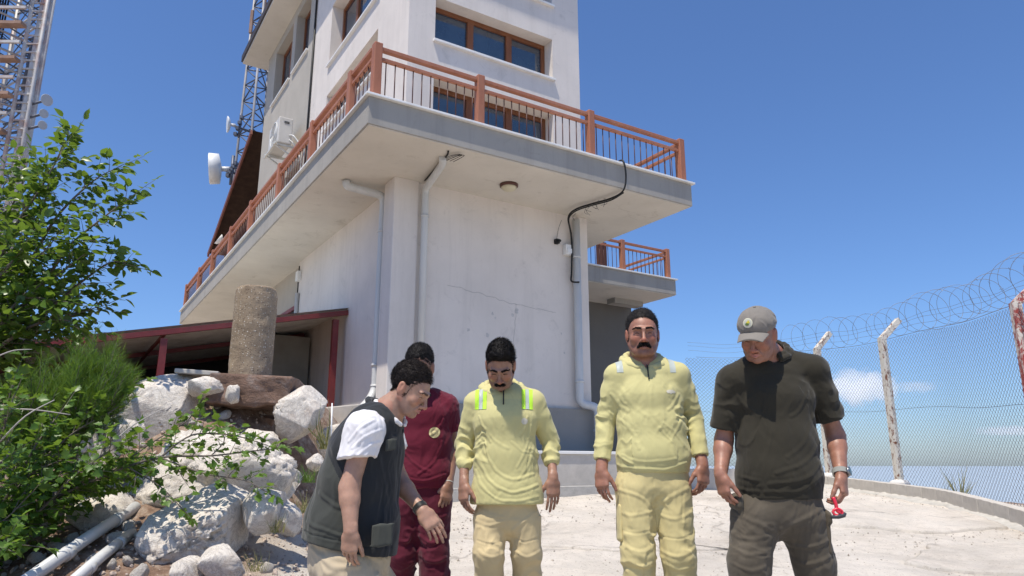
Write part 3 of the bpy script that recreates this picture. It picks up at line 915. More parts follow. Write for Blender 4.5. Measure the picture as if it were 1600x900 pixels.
for (px, py, r, dr) in ((76, 157, .20, (1, -.5, -.1)), (72, 178, .15, (1, -.6, -.1)), (70, 196, .15, (1, -.6, -.1))):
    q = P(px - 5, py, 20.8) - np.array([-18.25, 22.0, 2.0])
    dish(big, q, r * .95, dr)
    b = bmesh.new(); tube(b, [q, (1.75, q[1] * .4, q[2])], .04, 6); from_bm('dish_arm', b, M['mastdark'], big)

mst, mc = lattice('lattice_mast', -8.85, 22.6, 2.0, 22.0, 0.62, 0.30, 0.62, 0.045, 0.024, 'slim lattice antenna mast rising behind the building roof', 3, 0.9, ('mastleg', 'mastdark'))
mo = np.array([-8.85, 22.6, 2.0])
q = P(346, 264, 21.6) - mo; dish(mst, q, .50, (-1, -.35, -.12), 'drum_dish', drum=True)
b = bmesh.new(); tube(b, [q + (.0, 0, 0), q + (.55, .6, 0)], .05, 6); tube(b, [q + (.3, .1, -.5), q + (.3, .1, .5)], .05, 6)
for k in range(5): box(b, q[0] + .15 + .05 * k, q[0] + .25 + .05 * k, q[1] + .0, q[1] + .15, q[2] - .25 + .1 * k, q[2] - .12 + .1 * k)
from_bm('dish_mount', b, M['mastdark'], mst)
q = P(361, 195, 21.6) - mo; dish(mst, q, .27, (-1, -.5, -.1), 'dish')
b = bmesh.new(); tube(b, [q, q + (.45, .5, 0)], .04, 6); tube(b, [q + (.25, .1, -.4), q + (.25, .1, .45)], .04, 6)
for k in range(4): box(b, q[0] + .1 + .05 * k, q[0] + .2 + .05 * k, q[1] + .0, q[1] + .15, q[2] - .35 + .2 * k, q[2] - .25 + .2 * k)
from_bm('dish_mount', b, M['mastdark'], mst)
# panel aerials at the mast top
b = bmesh.new()
for (dx, dz, h) in ((.15, 15.6, 1.2), (-.25, 15.2, .9), (.3, 16.6, 1.0), (-.1, 17.2, 1.2), (-.35, 17.2, 1.0), (.1, 14.2, .6)): box(b, dx - .05, dx + .05, -.35, -.25, dz - 1.0, dz - 1.0 + h, .01)
from_bm('panel_aerials', b, M['mastrust'], mst)

# ------------------------------------------------------------------ kerb blocks and fence
kp = smooth_curve([(4.9, 5.0, 0), (5.45, 6.9, 0), (5.85, 8.6, 0), (6.1, 10.1, 0), (6.2, 11.1, 0), (6.12, 12.1, 0), (5.85, 13.4, 0), (5.35, 14.5, 0), (4.6, 15.3, 0), (3.6, 15.6, 0)], 30)
kp = np.array(kp)
seg = np.r_[0, np.cumsum(np.linalg.norm(np.diff(kp[:, :2], axis=0), axis=1))]
def along(s):
    x = np.interp(s, seg, kp[:, 0]); y = np.interp(s, seg, kp[:, 1])
    x2 = np.interp(min(s + .05, seg[-1]), seg, kp[:, 0]); y2 = np.interp(min(s + .05, seg[-1]), seg, kp[:, 1])
    return np.array([x, y]), math.atan2(y2 - y, x2 - x)
BL = 0.40
def block_bm(seed):
    bm = bmesh.new(); r = random.Random(seed)
    box(bm, -BL / 2 + .004, BL / 2 - .004, -.07, .07, -.15, .20, .008)
    bmesh.ops.subdivide_edges(bm, edges=[e for e in bm.edges if e.calc_length() > .1], cuts=3, use_grid_fill=True)
    for v in bm.verts: v.co += Vector((r.uniform(-1, 1), r.uniform(-1, 1), r.uniform(-1, 1))) * 0.0022
    return bm
blk = [None] * 3
n_blocks = int(seg[-1] / BL)
for i in range(n_blocks):
    p, a = along((i + .5) * BL)
    p2, a2 = along(min((i + .75) * BL, seg[-1] - .06))
    k = i % 3
    if blk[k] is None: blk[k] = o = from_bm('kerb_block', block_bm(k), M['kerb'])
    else: o = blk[k].copy(); C.objects.link(o)
    q0, _ = along(i * BL); q1, _ = along((i + 1) * BL)
    o.location = (p[0], p[1], float(terr(np.array([p[0] - .15]), np.array([p[1]]), False)[0]) + random.Random(i).uniform(-.003, .003))
    dz_ = float(terr(np.array([q1[0] - .15]), np.array([q1[1]]), False)[0] - terr(np.array([q0[0] - .15]), np.array([q0[1]]), False)[0])
    o.rotation_euler = (0, -math.atan2(dz_, BL), math.atan2(q1[1] - q0[1], q1[0] - q0[0]))
    setp(o, 'grey concrete block in the curved kerb below the wire fence', 'kerb block', 'kerb blocks below the fence')
# rough mortar fillet along the kerb
b = bmesh.new(); rc = random.Random(3)
rows = []
for s in np.arange(0, seg[-1] - .1, .06):
    p, a = along(s); nrm = np.array([-math.sin(a), math.cos(a)])
    if nrm[0] > 0: nrm = -nrm
    wd = .17 + .07 * math.sin(s * 3.1) + rc.uniform(-.03, .03)
    row = []
    for d, h in ((.05, .045 + rc.uniform(-.015, .02)), (.11, .035 + rc.uniform(-.01, .01)), (.05 + wd, .01), (.07 + wd, -.03)):
        q = p + nrm * d
        row.append(b.verts.new((q[0], q[1], tz(q[0], q[1]) + h)))
    rows.append(row)
for i in range(len(rows) - 1):
    for j in range(3): b.faces.new((rows[i][j], rows[i + 1][j], rows[i + 1][j + 1], rows[i][j + 1]))
bmesh.ops.recalc_face_normals(b, faces=b.faces)
mf = from_bm('mortar_strip', b, M['mortar'], smooth=True); setp(mf, kind='structure')

fen = empty('chain_link_fence', (6.7, 12.0, tz(6.7, 12)), 'tall chain link fence with razor wire coil on white angled posts', 'fence')
FO = -np.array(fen.location)
def fpath(s):
    p, a = along(s); nrm = np.array([math.sin(a), -math.cos(a)])
    if nrm[0] < 0: nrm = -nrm
    return p + nrm * .16, nrm
def s_at(y): return float(np.interp(y, kp[:, 1], seg))
post_s = [s_at(5.6), s_at(8.4), s_at(12.1), s_at(13.75)]
FH = 2.58
def fz(s):
    p, _ = fpath(s); pp, _ = along(s)
    return float(terr(np.array([pp[0] - .15]), np.array([pp[1]]), False)[0])
for i, s in enumerate(post_s):
    p, nr = fpath(s); z = fz(s)
    b = bmesh.new()
    tip = np.array([p[0] + nr[0] * .36, p[1] + nr[1] * .36, z + FH + .32])
    t_ = np.array([-nr[1], nr[0], 0])
    beam(b, (p[0], p[1], z - .25), (p[0], p[1], z + FH), .10, .10, (nr[0], nr[1], 0))
    beam(b, (p[0], p[1], z + FH - .02), tip, .09, .09, (0, 0, 1))
    o = from_bm('post', b, M['redpost'] if i == 1 else M['post'], fen, tuple(FO))
    if i == 1: o['label'] = 'white angled post with flaking red paint'
    b = bmesh.new()
    r = random.Random(i)
    bmesh.ops.create_icosphere(b, subdivisions=3, radius=.13)
    for v in b.verts: v.co = Vector((v.co.x * 1.2 * (1 + r.uniform(-.06, .06)), v.co.y, v.co.z * .55 * (1 + r.uniform(-.06, .06)))) + Vector((p[0], p[1], z + .19))
    from_bm('mortar_foot', b, surf('white_mortar%d' % i, (.62, .6, .57), .9) if i == 0 else bpy.data.materials['white_mortar0'], fen, tuple(FO), True)
# wire mesh, real diamonds of round wire
b = bmesh.new()
s0, s1 = s_at(5.3), seg[-1] - .15
PITCH_W = 0.076
def fpt(s, h, out=0.0):
    p, nr = fpath(s); sag = .02 * math.sin(s * 2.2)
    return np.array([p[0] + nr[0] * out, p[1] + nr[1] * out, fz(s) + .12 + h + sag])
SS = np.arange(s0, s1, PITCH_W / 2); HH = np.arange(0, FH - .15, PITCH_W / 2)
base_pts = np.array([fpt(s, 0) for s in SS])
wn_ = np.array([fpath(s)[1] for s in SS])
Vl = []; Ql = []; cnt = 0
rw_ = 0.0023
for dirn in (1, -1):
    # polylines rising diagonally across the whole fence
    nS, nH = len(SS), len(HH)
    for st_ in range(-nH, nS, 2):
        idx = [(st_ + k, k) for k in range(nH)] if dirn == 1 else [(st_ + nH - k, k) for k in range(nH)]
        idx = [(i, k) for i, k in idx if 0 <= i < nS]
        if len(idx) < 2: continue
        idx = idx[::1]
        pts = np.array([base_pts[i] + np.array([0, 0, HH[k]]) + np.r_[wn_[i] * (0.003 if (k % 2) else -0.003) * dirn, 0] for i, k in idx])
        tdir = np.array([unit(base_pts[min(i + 1, nS - 1)] - base_pts[max(i - 1, 0)]) for i, k in idx])
        nn = np.c_[wn_[[i for i, k in idx]], np.zeros(len(idx))]
        ring = np.stack([pts + nn * rw_, pts + (tdir * -.5 * dirn + np.array([0, 0, .5])) * rw_ * 1.6 - nn * rw_ * .6, pts - (tdir * -.5 * dirn + np.array([0, 0, .5])) * rw_ * 1.6 - nn * rw_ * .6], 1)
        m_ = len(pts)
        Vl.append(ring.reshape(-1, 3))
        a_ = cnt + 3 * np.arange(m_ - 1)
        for k in range(3):
            Ql.append(np.stack([a_ + k, a_ + 3 + k, a_ + 3 + (k + 1) % 3, a_ + (k + 1) % 3], 1))
        cnt += 3 * m_
b.free()
mesh_np('wire_mesh', np.concatenate(Vl) + FO, np.concatenate(Ql), M['wire'], fen, smooth=True)
b = bmesh.new()
for h, r in ((0.0, .003), (1.25, .003), (FH - .16, .004)):
    tube(b, [fpt(s, h, .006) for s in np.arange(s0, s1, .25)], r, 5)
for h, o_ in ((FH - .02, .10), (FH + .10, .22), (FH + .2, .36)):
    tube(b, [fpt(s, h, o_) + np.array([0, 0, .015 * math.sin(s * 5)]) for s in np.arange(s0, s1, .15)], .0022, 4)
from_bm('tension_wires', b, M['wire'], fen, tuple(FO))
b = bmesh.new(); pts = []
for s in np.arange(s0, s_at(14.5), .008):
    ph = s * 2 * math.pi / .31
    rr = .265 + .035 * math.sin(s * 2.3) + .015 * math.sin(s * 7.3)
    c = fpt(s + .04 * math.sin(ph * .31), FH + .16, .18)
    nr = np.r_[fpath(s)[1], 0]
    pts.append(c + nr * rr * math.cos(ph) + np.array([0, 0, rr * math.sin(ph)]))
tube(b, pts, .0030, 4)
rc = random.Random(1)
for k in range(4, len(pts) - 4, 9):
    p = pts[k]; d = unit(np.array([rc.uniform(-1, 1), rc.uniform(-1, 1), rc.uniform(-1, 1)]))
    beam(b, p - d * .018, p + d * .018, .006, .002)
from_bm('razor_wire', b, M['wire'], fen, tuple(FO))

# ------------------------------------------------------------------ rocks, stones, the concrete pillar
def rock_mesh(name, r, seed, rough=0.22, planes=9, sub=5, mat='rock', flat=None):
    bm = bmesh.new(); bmesh.ops.create_icosphere(bm, subdivisions=sub, radius=1.0)
    V = np.array([v.co[:] for v in bm.verts])
    rs = np.random.RandomState(seed)
    for k in range(planes):
        n = unit(rs.normal(size=3)); d = rs.uniform(.50, .80)
        s = V @ n - d
        m = s > 0
        V[m] -= (s[m] * .96)[:, None] * n
    for k in range(80):
        n = unit(rs.normal(size=3)); s = V @ n; d = np.quantile(s, rs.uniform(.94, .988)); m = s > d
        V[m] -= ((s[m] - d) * .97)[:, None] * n
    V = V * np.asarray(r)
    V = V * 1.36
    L = max(r); p = V / L
    Nn = V / np.linalg.norm(V, axis=1, keepdims=True)
    ridg = 1 - 2 * np.abs(fbm(p * 1.7 + seed * 3.1, 5, .55))
    disp = L * rough * (.35 * fbm(p * 1.3 + seed, 3) + .42 * ridg * .5 + .20 * (.5 - np.abs(fbm(p * 4 + seed, 4, .6))) + .06 * fbm(p * 14 + seed, 3))
    q = p + .5 * np.stack([fbm(p * 2 + 1 + seed, 3), fbm(p * 2 + 7 + seed, 3), fbm(p * 2 + 13 + seed, 3)], 1)
    for sc_, am_ in ((2.6, .22), (6.0, .06)):
        w1 = fbm(p * sc_ + seed * 7.7, 4, .55)
        disp -= L * rough * am_ * np.exp(-(w1 / .055) ** 2)          # fractures
    n3 = fbm(p * np.array([2.0, 2.0, 5.0]) + seed * 1.9, 4, .6)
    disp += L * rough * .12 * (np.round(n3 * 4) / 4)                 # small ledges
    strat = q @ unit(rs.normal(size=3) * np.array([1, 1, .6])) * 9
    disp += L * rough * .10 * (np.abs((strat % 1.0) - .5) * 2 - .5)
    V = V + Nn * disp[:, None]
    for k in range(16):                                              # flat cleavage faces
        n = unit(rs.normal(size=3)); s = V @ n; d = np.quantile(s, rs.uniform(.86, .965)); m = s > d
        V[m] -= ((s[m] - d) * .88)[:, None] * n
    for v, c in zip(bm.verts, V): v.co = Vector(c)
    return from_bm(name, bm, M[mat], smooth=True)
def rock(px, py, Y, r, seed, rot, label, mat='rock', name='boulder', cat='rock', rough=.28, planes=15, sub=6, group=None):
    o = rock_mesh(name, r, seed, rough, planes, sub, mat)
    o.location = tuple(P(px, py, Y)); o.rotation_euler = tuple(math.radians(a) for a in rot)
    if max(r) < .3:
        for pl in o.data.polygons: pl.use_smooth = True
    setp(o, label, cat, group)
    return o
rock(228, 655, 6.6, (.56, .46, .37), 3, (0, -52, 10), 'tall leaning white boulder on the left below the shed')
rock(305, 768, 5.95, (.80, .44, .44), 71, (0, -8, 0), 'wide pale rock mass behind the other boulders of the bank')
rock(232, 725, 6.5, (.42, .34, .34), 72, (0, 20, 0), 'pale rock joining the leaning boulder to the middle boulders')
rock(180, 700, 6.4, (.42, .36, .30), 14, (0, -50, 20), 'pale boulder lying low against the leaning white boulder')
rock(322, 607, 6.5, (.17, .18, .095), 5, (0, 8, 20), 'grey white stone on top of the brown slab, left of the round pillar', sub=4)
rock(364, 616, 6.4, (.075, .09, .09), 6, (20, 0, 40), 'small rounded white stone beside the pillar base', sub=4)
rock(466, 650, 6.65, (.24, .28, .31), 8, (0, 14, 30), 'upright white boulder right of the pillar base')
bm = bmesh.new(); box(bm, -.37, .37, -.36, .34, -.16, .115, .02)
bmesh.ops.subdivide_edges(bm, edges=bm.edges[:], cuts=14, use_grid_fill=True)
bmesh.ops.remove_doubles(bm, verts=bm.verts, dist=1e-5)
Vb = np.array([v.co[:] for v in bm.verts]); Nb = Vb / np.array([.37, .36, .14]); Nb = np.where(np.abs(Nb) > .93, np.sign(Nb), 0); Nb /= np.linalg.norm(Nb, axis=1, keepdims=True) + 1e-6
Vb = Vb + Nb * (fbm(Vb * 5, 5, .6) * .055 + fbm(Vb * 1.6 + 3, 2) * .05 * np.array([1])[0])[:, None]
for v, c in zip(bm.verts, Vb): v.co = Vector(c)
o = from_bm('stone_slab', bm, M['rockbrown'], loc=tuple(P(402, 611, 6.85)), smooth=True); o.rotation_euler = (0, math.radians(2), math.radians(8))
setp(o, 'dark brown stained flat stone block carrying the round pillar', 'stone slab')
rock(385, 662, 7.05, (.44, .30, .22), 10, (0, 0, 5), 'shadowed brown rock under the pillar slab', 'rockbrown', rough=.2)
rock(492, 722, 6.3, (.10, .10, .075), 12, (0, 0, 70), 'small white stone at the foot of the upright boulder', sub=4)
rock(300, 832, 5.25, (.46, .38, .36), 22, (0, -18, 15), 'largest white boulder at the bottom of the bank')
rock(376, 750, 5.75, (.46, .38, .27), 23, (0, 28, -10), 'broad sunlit white boulder in the middle of the bank')
rock(310, 730, 6.0, (.40, .34, .24), 33, (0, 10, 10), 'pale boulder behind the branch in the middle of the bank')
rock(412, 800, 5.3, (.20, .17, .20), 24, (0, 0, 60), 'rough white rock at the right edge of the largest boulder', sub=4)
rock(345, 880, 4.85, (.19, .15, .10), 25, (0, 5, 30), 'low white rock in front of the largest boulder', sub=4)
rock(292, 893, 4.8, (.13, .12, .09), 26, (0, 5, 60), 'small white rock beside the pipes at the bottom edge', sub=4)
rock(446, 812, 5.35, (.15, .16, .13), 27, (10, 25, 30), 'flat reddish white rock lying in the loose soil', sub=4)
rock(350, 690, 6.5, (.17, .14, .13), 28, (0, 20, 0), 'pointed pale rock below the shadowed brown rock', sub=4)
rock(300, 690, 6.45, (.15, .14, .20), 29, (0, 30, 0), 'narrow grey rock standing beside the leaning boulder', sub=4)
rock(400, 690, 6.5, (.22, .16, .10), 30, (0, 15, 0), 'flat white rock ledge under the pillar slab', sub=4)
rock(265, 735, 6.1, (.18, .14, .12), 31, (0, 35, 0), 'bright white rock behind the leafy branch', sub=4)
rock(232, 775, 5.8, (.24, .18, .18), 32, (0, 10, 0), 'grey rock above the two pale pipes', sub=4)
rock(160, 800, 5.4, (.26, .22, .16), 35, (0, -10, 0), 'shaded rock under the bush near the pipes', sub=4)
rock(516, 690, 6.9, (.16, .2, .18), 36, (0, 0, 0), 'rounded white rock at the far right of the bank', sub=4)
b = boxm(-.19, .19, -.14, .14, -.02, .02, .006); tl = from_bm('paving_tile', b, M['kerb'], loc=tuple(P(312, 584, 6.75)))
setp(tl, 'thin flat concrete tile lying on top of the bank', 'tile'); tl.rotation_euler = (0, math.radians(3), .2)
# pillar: broken round drum of exposed aggregate
bm = bmesh.new()
prs = [(-.04, .196), (.0, .198), (.2, .199), (.45, .200), (.7, .200), (.86, .199), (.885, .192)]
segs = 72; rings = []
zs = np.linspace(-.05, .885, 60)
for z in zs:
    rings.append([bm.verts.new((0.2 * math.cos(2 * math.pi * k / segs), 0.2 * math.sin(2 * math.pi * k / segs), z)) for k in range(segs)])
for i in range(len(zs) - 1):
    for k in range(segs): bm.faces.new((rings[i][k], rings[i][(k + 1) % segs], rings[i + 1][(k + 1) % segs], rings[i + 1][k]))
c0 = bm.verts.new((0, 0, .875)); inner = [bm.verts.new((.15 * math.cos(2 * math.pi * k / segs), .15 * math.sin(2 * math.pi * k / segs), .88)) for k in range(segs)]
for k in range(segs):
    bm.faces.new((rings[-1][k], rings[-1][(k + 1) % segs], inner[(k + 1) % segs], inner[k])); bm.faces.new((inner[k], inner[(k + 1) % segs], c0))
Vp = np.array([v.co[:] for v in bm.verts])
nn_ = np.c_[unit(1) * Vp[:, 0] * 5, Vp[:, 1] * 5, np.zeros(len(Vp))]
dd_ = fbm(Vp * 14, 4) * .006 + fbm(Vp * 3, 2) * .005 - .02 * (np.clip(fbm(Vp * 7 + 4, 2) - .30, 0, 1))
edge = np.clip((Vp[:, 2] - .80) / .085, 0, 1)
dd_ -= edge * np.clip(fbm(Vp * 9 + 9, 3) + .05, 0, 1) * .06
for v, c in zip(bm.verts, Vp + nn_ * dd_[:, None]): v.co = Vector(c)
pil = from_bm('round_pillar', bm, M['aggregate'], loc=tuple(P(390, 592, 6.95) + np.array([0, 0, -.0])), smooth=True)
setp(pil, 'short round pillar of brown exposed-aggregate concrete standing on the rocks', 'pillar')
# loose stones and fine gravel on the bank
rs_ = random.Random(12)
protos = []
for k in range(4):
    o = rock_mesh('loose_stone', (1, .8, .6), 50 + k, .3, 8, 3); protos.append(o.data); bpy.data.objects.remove(o)
for i in range(110):
    x = rs_.uniform(-3.3, -1.45); y = rs_.uniform(4.3, 6.9)
    s = .018 + .055 * rs_.random() ** 2.2
    o = bpy.data.objects.new('loose_stone', protos[i % 4]); C.objects.link(o)
    o.location = (x, y, tz(x, y) + s * .3); o.scale = (s, s, s); o.rotation_euler = (rs_.uniform(0, 6), rs_.uniform(0, 6), rs_.uniform(0, 6))
    setp(o, 'small pale stone lying loose in the reddish soil of the bank', 'stone', 'loose stones on the bank')
def scatter_pebbles(name, n, fx, mat, smin, smax, seed):
    rs = np.random.RandomState(seed); bm = bmesh.new()
    bmesh.ops.create_icosphere(bm, subdivisions=1, radius=1); T = np.array([v.co[:] for v in bm.verts]); Fc = np.array([[v.index for v in f.verts] for f in bm.faces]); bm.free()
    Vs = []; Fs = []
    for i in range(n):
        x, y = fx(rs); s = smin + (smax - smin) * rs.random_sample() ** 3
        A = rs.normal(size=(3, 3)); q_, _ = np.linalg.qr(A)
        v = (T * (1 + rs.uniform(-.3, .3, (len(T), 1)))) * np.array([1, .75, .6]) @ q_ * s
        Vs.append(v + np.array([x, y, tz(x, y) + s * .25])); Fs.append(Fc + i * len(T))
    o = mesh_np(name, np.concatenate(Vs), np.concatenate(Fs), mat, smooth=False)
    return o
o = scatter_pebbles('gravel', 1500, lambda r: (r.uniform(-3.3, -1.2), r.uniform(4.1, 7.0)), surf('gravel_bits', (.42, .34, .28), .95, .5, 30), .006, .028, 3); setp(o, kind='stuff')
def gx(r):
    while True:
        x, y = r.uniform(-1.4, 6.2), r.uniform(4.8, 13)
        if r.random_sample() < .6 or abs(fbm(np.array([[x, y, 0.]]) * .7, 2)[0]) > .15: return x, y
o = scatter_pebbles('ground_debris', 5000, gx, surf('debris_bits', (.40, .35, .29), .95, .45, 30), .003, .014, 4); setp(o, kind='stuff')

# thin raised sheets of broken concrete skin on the slope at the right
def skin_patch(pts, th, seed):
    r = random.Random(seed); c = np.mean(pts, 0); out = []
    n = len(pts)
    for i in range(n):
        p, q = np.array(pts[i]), np.array(pts[(i + 1) % n])
        for t in np.arange(0, 1, .12):
            m = p + (q - p) * t; m = m + np.array([r.uniform(-1, 1), r.uniform(-1, 1)]) * .035
            out.append(m)
    bm = bmesh.new(); ring = []; rin = []; rbot = []
    for m in out:
        z = tz(m[0], m[1]); mi = c + (m - c) * .97; z2 = tz(mi[0], mi[1])
        rbot.append(bm.verts.new((m[0], m[1], z - .03))); ring.append(bm.verts.new((m[0], m[1], z + th * .7))); rin.append(bm.verts.new((mi[0], mi[1], z2 + th)))
    K = 7; prev = rin
    for k in range(1, K):
        f = 1 - k / K; cur = []
        for m in out:
            q = c + (m - c) * .97 * f; cur.append(bm.verts.new((q[0], q[1], tz(q[0], q[1]) + th)))
        for j in range(len(out)): bm.faces.new((prev[j], prev[(j + 1) % len(out)], cur[(j + 1) % len(out)], cur[j]))
        prev = cur
    cz = bm.verts.new((c[0], c[1], tz(c[0], c[1]) + th))
    for j in range(len(out)):
        bm.faces.new((prev[j], prev[(j + 1) % len(out)], cz)); bm.faces.new((rbot[j], rbot[(j + 1) % len(out)], ring[(j + 1) % len(out)], ring[j])); bm.faces.new((ring[j], ring[(j + 1) % len(out)], rin[(j + 1) % len(out)], rin[j]))
    bmesh.ops.recalc_face_normals(bm, faces=bm.faces)
    o = from_bm('concrete_skin', bm, M['ground'], smooth=True); setp(o, kind='structure'); return o
skin_patch([(2.6, 8.3), (4.3, 8.0), (5.6, 8.6), (5.9, 9.8), (5.0, 10.6), (3.8, 10.2), (2.9, 9.4)], .035, 1)
skin_patch([(3.2, 6.2), (4.6, 5.9), (5.9, 6.4), (6.3, 7.4), (5.2, 7.6), (3.9, 7.1)], .03, 2)
skin_patch([(-.4, 6.6), (.8, 6.2), (1.9, 6.6), (1.6, 7.5), (.4, 7.7)], .018, 3)

# two pale pipes lying in the lower left corner
for (a, b_p, r, lab) in (((30, 915, 4.35), (212, 792, 5.5), .040, 'upper of two pale plastic pipes lying in the shade of the bush'),
                         ((95, 925, 4.3), (206, 832, 5.2), .034, 'lower of two pale plastic pipes lying in the shade of the bush')):
    A_, B_ = P(*a), P(*b_p)
    b = bmesh.new(); tube(b, [A_, A_ + (B_ - A_) * .5 + np.array([0, 0, .01]), B_], [r, r, r], 16)
    d = unit(B_ - A_)
    for t in (.35, .80): tube(b, [A_ + (B_ - A_) * t - d * .03, A_ + (B_ - A_) * t + d * .03], r * 1.14, 16)
    o = from_bm('plastic_pipe', b, M['pvc']); setp(o, lab, 'pipe')

# ------------------------------------------------------------------ plants
def leaf_template(lobed=False, w=.30):
    if lobed: pr = [(0, .02), (.12, .22), (.30, .46), (.42, .26), (.58, .40), (.72, .18), (1, 0)]
    else: pr = [(0, .0), (.15, w * .75), (.38, w), (.62, w * .82), (.84, w * .40), (1, 0)]
    V = []; Fc = []
    for i, (t, h) in enumerate(pr):
        dr = -.16 * t * t
        V += [(t, 0, dr), (t, h, dr + h * .28), (t, -h, dr + h * .28)]
    for i in range(len(pr) - 1):
        a, b = 3 * i, 3 * (i + 1)
        Fc += [(a, b, b + 1, a + 1), (a, a + 2, b + 2, b)]
    return np.array(V, float), np.array(Fc)
class Foliage:
    def __init__(self, seed, tmpl):
        self.rs = np.random.RandomState(seed); self.T, self.Fc = tmpl; self.items = []
    def leaf(self, p, d, up, s): self.items.append((p, d, up, s))
    def twig(self, p, d, L, n, size, droop=.3, wood=None, r=.003):
        rs = self.rs; pts = []; d = unit(d); q = np.array(p, float)
        for k in range(5):
            pts.append(q.copy()); q = q + d * L / 4; d = unit(d + np.array([rs.normal() * .10, rs.normal() * .10, -droop * .10 + rs.normal() * .05]))
        pts = np.array(pts)
        if wood is not None: tube(wood, list(pts), [r, r * .85, r * .7, r * .5, r * .35], 4, False)
        side = unit(np.cross(d, (0, 0, 1)))
        for k in range(n):
            t = (k + .6) / n; c = pts[min(int(t * 4), 3)] + (pts[min(int(t * 4) + 1, 4)] - pts[min(int(t * 4), 3)]) * (t * 4 - int(t * 4))
            sg = 1 if k % 2 else -1
            dl = unit(d * .6 + side * sg * .9 + rs.normal(size=3) * .35 + np.array([0, 0, -.25]))
            self.leaf(c + dl * size * .25, dl, unit(np.array([0, 0, 1.0]) + rs.normal(size=3) * .55), size * rs.uniform(.42, 1.2))
        self.leaf(pts[-1], unit(d + rs.normal(size=3) * .2), unit(np.array([0, 0, 1.0]) + rs.normal(size=3) * .4), size)
    def build(self, name, mat, parent=None, origin=(0, 0, 0)):
        n = len(self.items); P0 = np.array([i[0] for i in self.items]); D = np.array([i[1] for i in self.items]); U = np.array([i[2] for i in self.items]); S = np.array([i[3] for i in self.items])
        Sd = np.cross(U, D); Sd /= np.linalg.norm(Sd, axis=1, keepdims=True) + 1e-9; U2 = np.cross(D, Sd)
        T = self.T[None] * S[:, None, None]
        V = P0[:, None] + T[..., 0:1] * D[:, None] + T[..., 1:2] * Sd[:, None] + T[..., 2:3] * U2[:, None]
        k = len(self.T); Fc = (self.Fc[None] + (np.arange(n) * k)[:, None, None]).reshape(-1, self.Fc.shape[1])
        o = mesh_np(name, V.reshape(-1, 3) - np.asarray(origin), Fc, mat, parent)
        add_attr_(o, 'leafvar', np.repeat(np.clip(self.rs.normal(.45, .3, n), 0, 1), k))
        return o
def add_attr_(o, name, vals):
    a = o.data.attributes.new(name, 'FLOAT', 'POINT'); a.data.foreach_set('value', np.asarray(vals, np.float32))
def leafy(name, label, cat, origin, branches, seed, size, per_m, twigL, nleaf, mat='leaf', r0=.035, tmpl=None, droop=.3, start=.25, spread=1.0, up=0.0):
    root = empty(name, tuple(origin), label, cat)
    w = bmesh.new(); F = Foliage(seed, tmpl or leaf_template()); rs = F.rs
    for br in branches:
        pts = smooth_curve([P(*q) for q in br], 6); pts = np.array(pts)
        L = np.r_[0, np.cumsum(np.linalg.norm(np.diff(pts, axis=0), axis=1))]; tot = L[-1]
        rad = [r0 * (1 - l / tot) ** .8 * min(1, tot / 1.5) + .003 for l in L]
        tube(w, [p for p in pts], rad, 7)
        for s in np.arange(tot * start, tot, 1 / per_m):
            p = np.array([np.interp(s, L, pts[:, k]) for k in range(3)]); p2 = np.array([np.interp(min(s + .05, tot), L, pts[:, k]) for k in range(3)]); dd = unit(p2 - p + 1e-6)
            v = rs.normal(size=3); v -= (v @ dd) * dd
            F.twig(p, unit(dd * .8 + unit(v) * spread + np.array([0, 0, up])), twigL * rs.uniform(.5, 1.25) * (1.15 - .5 * s / tot), nleaf, size, droop, w, .0035)
        F.twig(pts[-1], unit(pts[-1] - pts[-2]), twigL * .8, nleaf, size, droop, w, .004)
    wd = from_bm('trunk', w, M['bark'], root, tuple(-np.asarray(origin)))
    F.build('crown', M[mat], root, origin)
    return root
S1 = (-90, 620, 6.0)
br = [[S1, (-20, 450, 6), (60, 340, 5.9), (105, 260, 5.8), (135, 212, 5.8)], [S1, (40, 420, 5.8), (110, 340, 5.7), (165, 285, 5.6), (205, 262, 5.6)],
      [S1, (60, 450, 5.7), (130, 385, 5.6), (190, 335, 5.5), (226, 308, 5.5)], [S1, (80, 480, 5.9), (150, 440, 5.8), (195, 410, 5.7), (218, 412, 5.7)],
      [S1, (60, 520, 6.1), (130, 495, 6.0), (180, 478, 6.0)], [S1, (-20, 400, 6.2), (20, 320, 6.2), (45, 260, 6.2)], [S1, (10, 380, 5.6), (60, 300, 5.5), (95, 240, 5.5)],
      [S1, (20, 480, 5.6), (90, 430, 5.5), (150, 400, 5.4)], [S1, (30, 520, 5.5), (100, 500, 5.4), (150, 520, 5.4)], [S1, (0, 430, 5.4), (60, 400, 5.3), (110, 370, 5.3)],
      [S1, (-30, 500, 6.3), (60, 460, 6.3), (120, 450, 6.3)], [S1, (-40, 480, 5.3), (10, 420, 5.2), (40, 380, 5.2)], [S1, (0, 560, 5.8), (70, 540, 5.7), (120, 545, 5.7)], [S1, (-20, 540, 5.4), (30, 470, 5.3), (90, 470, 5.3)], [S1, (-40, 420, 5.7), (-10, 330, 5.7), (10, 280, 5.7)]]
br = [[(x - 22 * (x > 100), y, Y + .6) for x, y, Y in b_] for b_ in br]
leafy('mulberry_tree', 'broadleaf tree with glossy leaves reaching in from the left edge', 'tree', P(-90, 740, 6.6), br, 3, .104, 19, .32, 8, 'leaf', .024, up=.25)
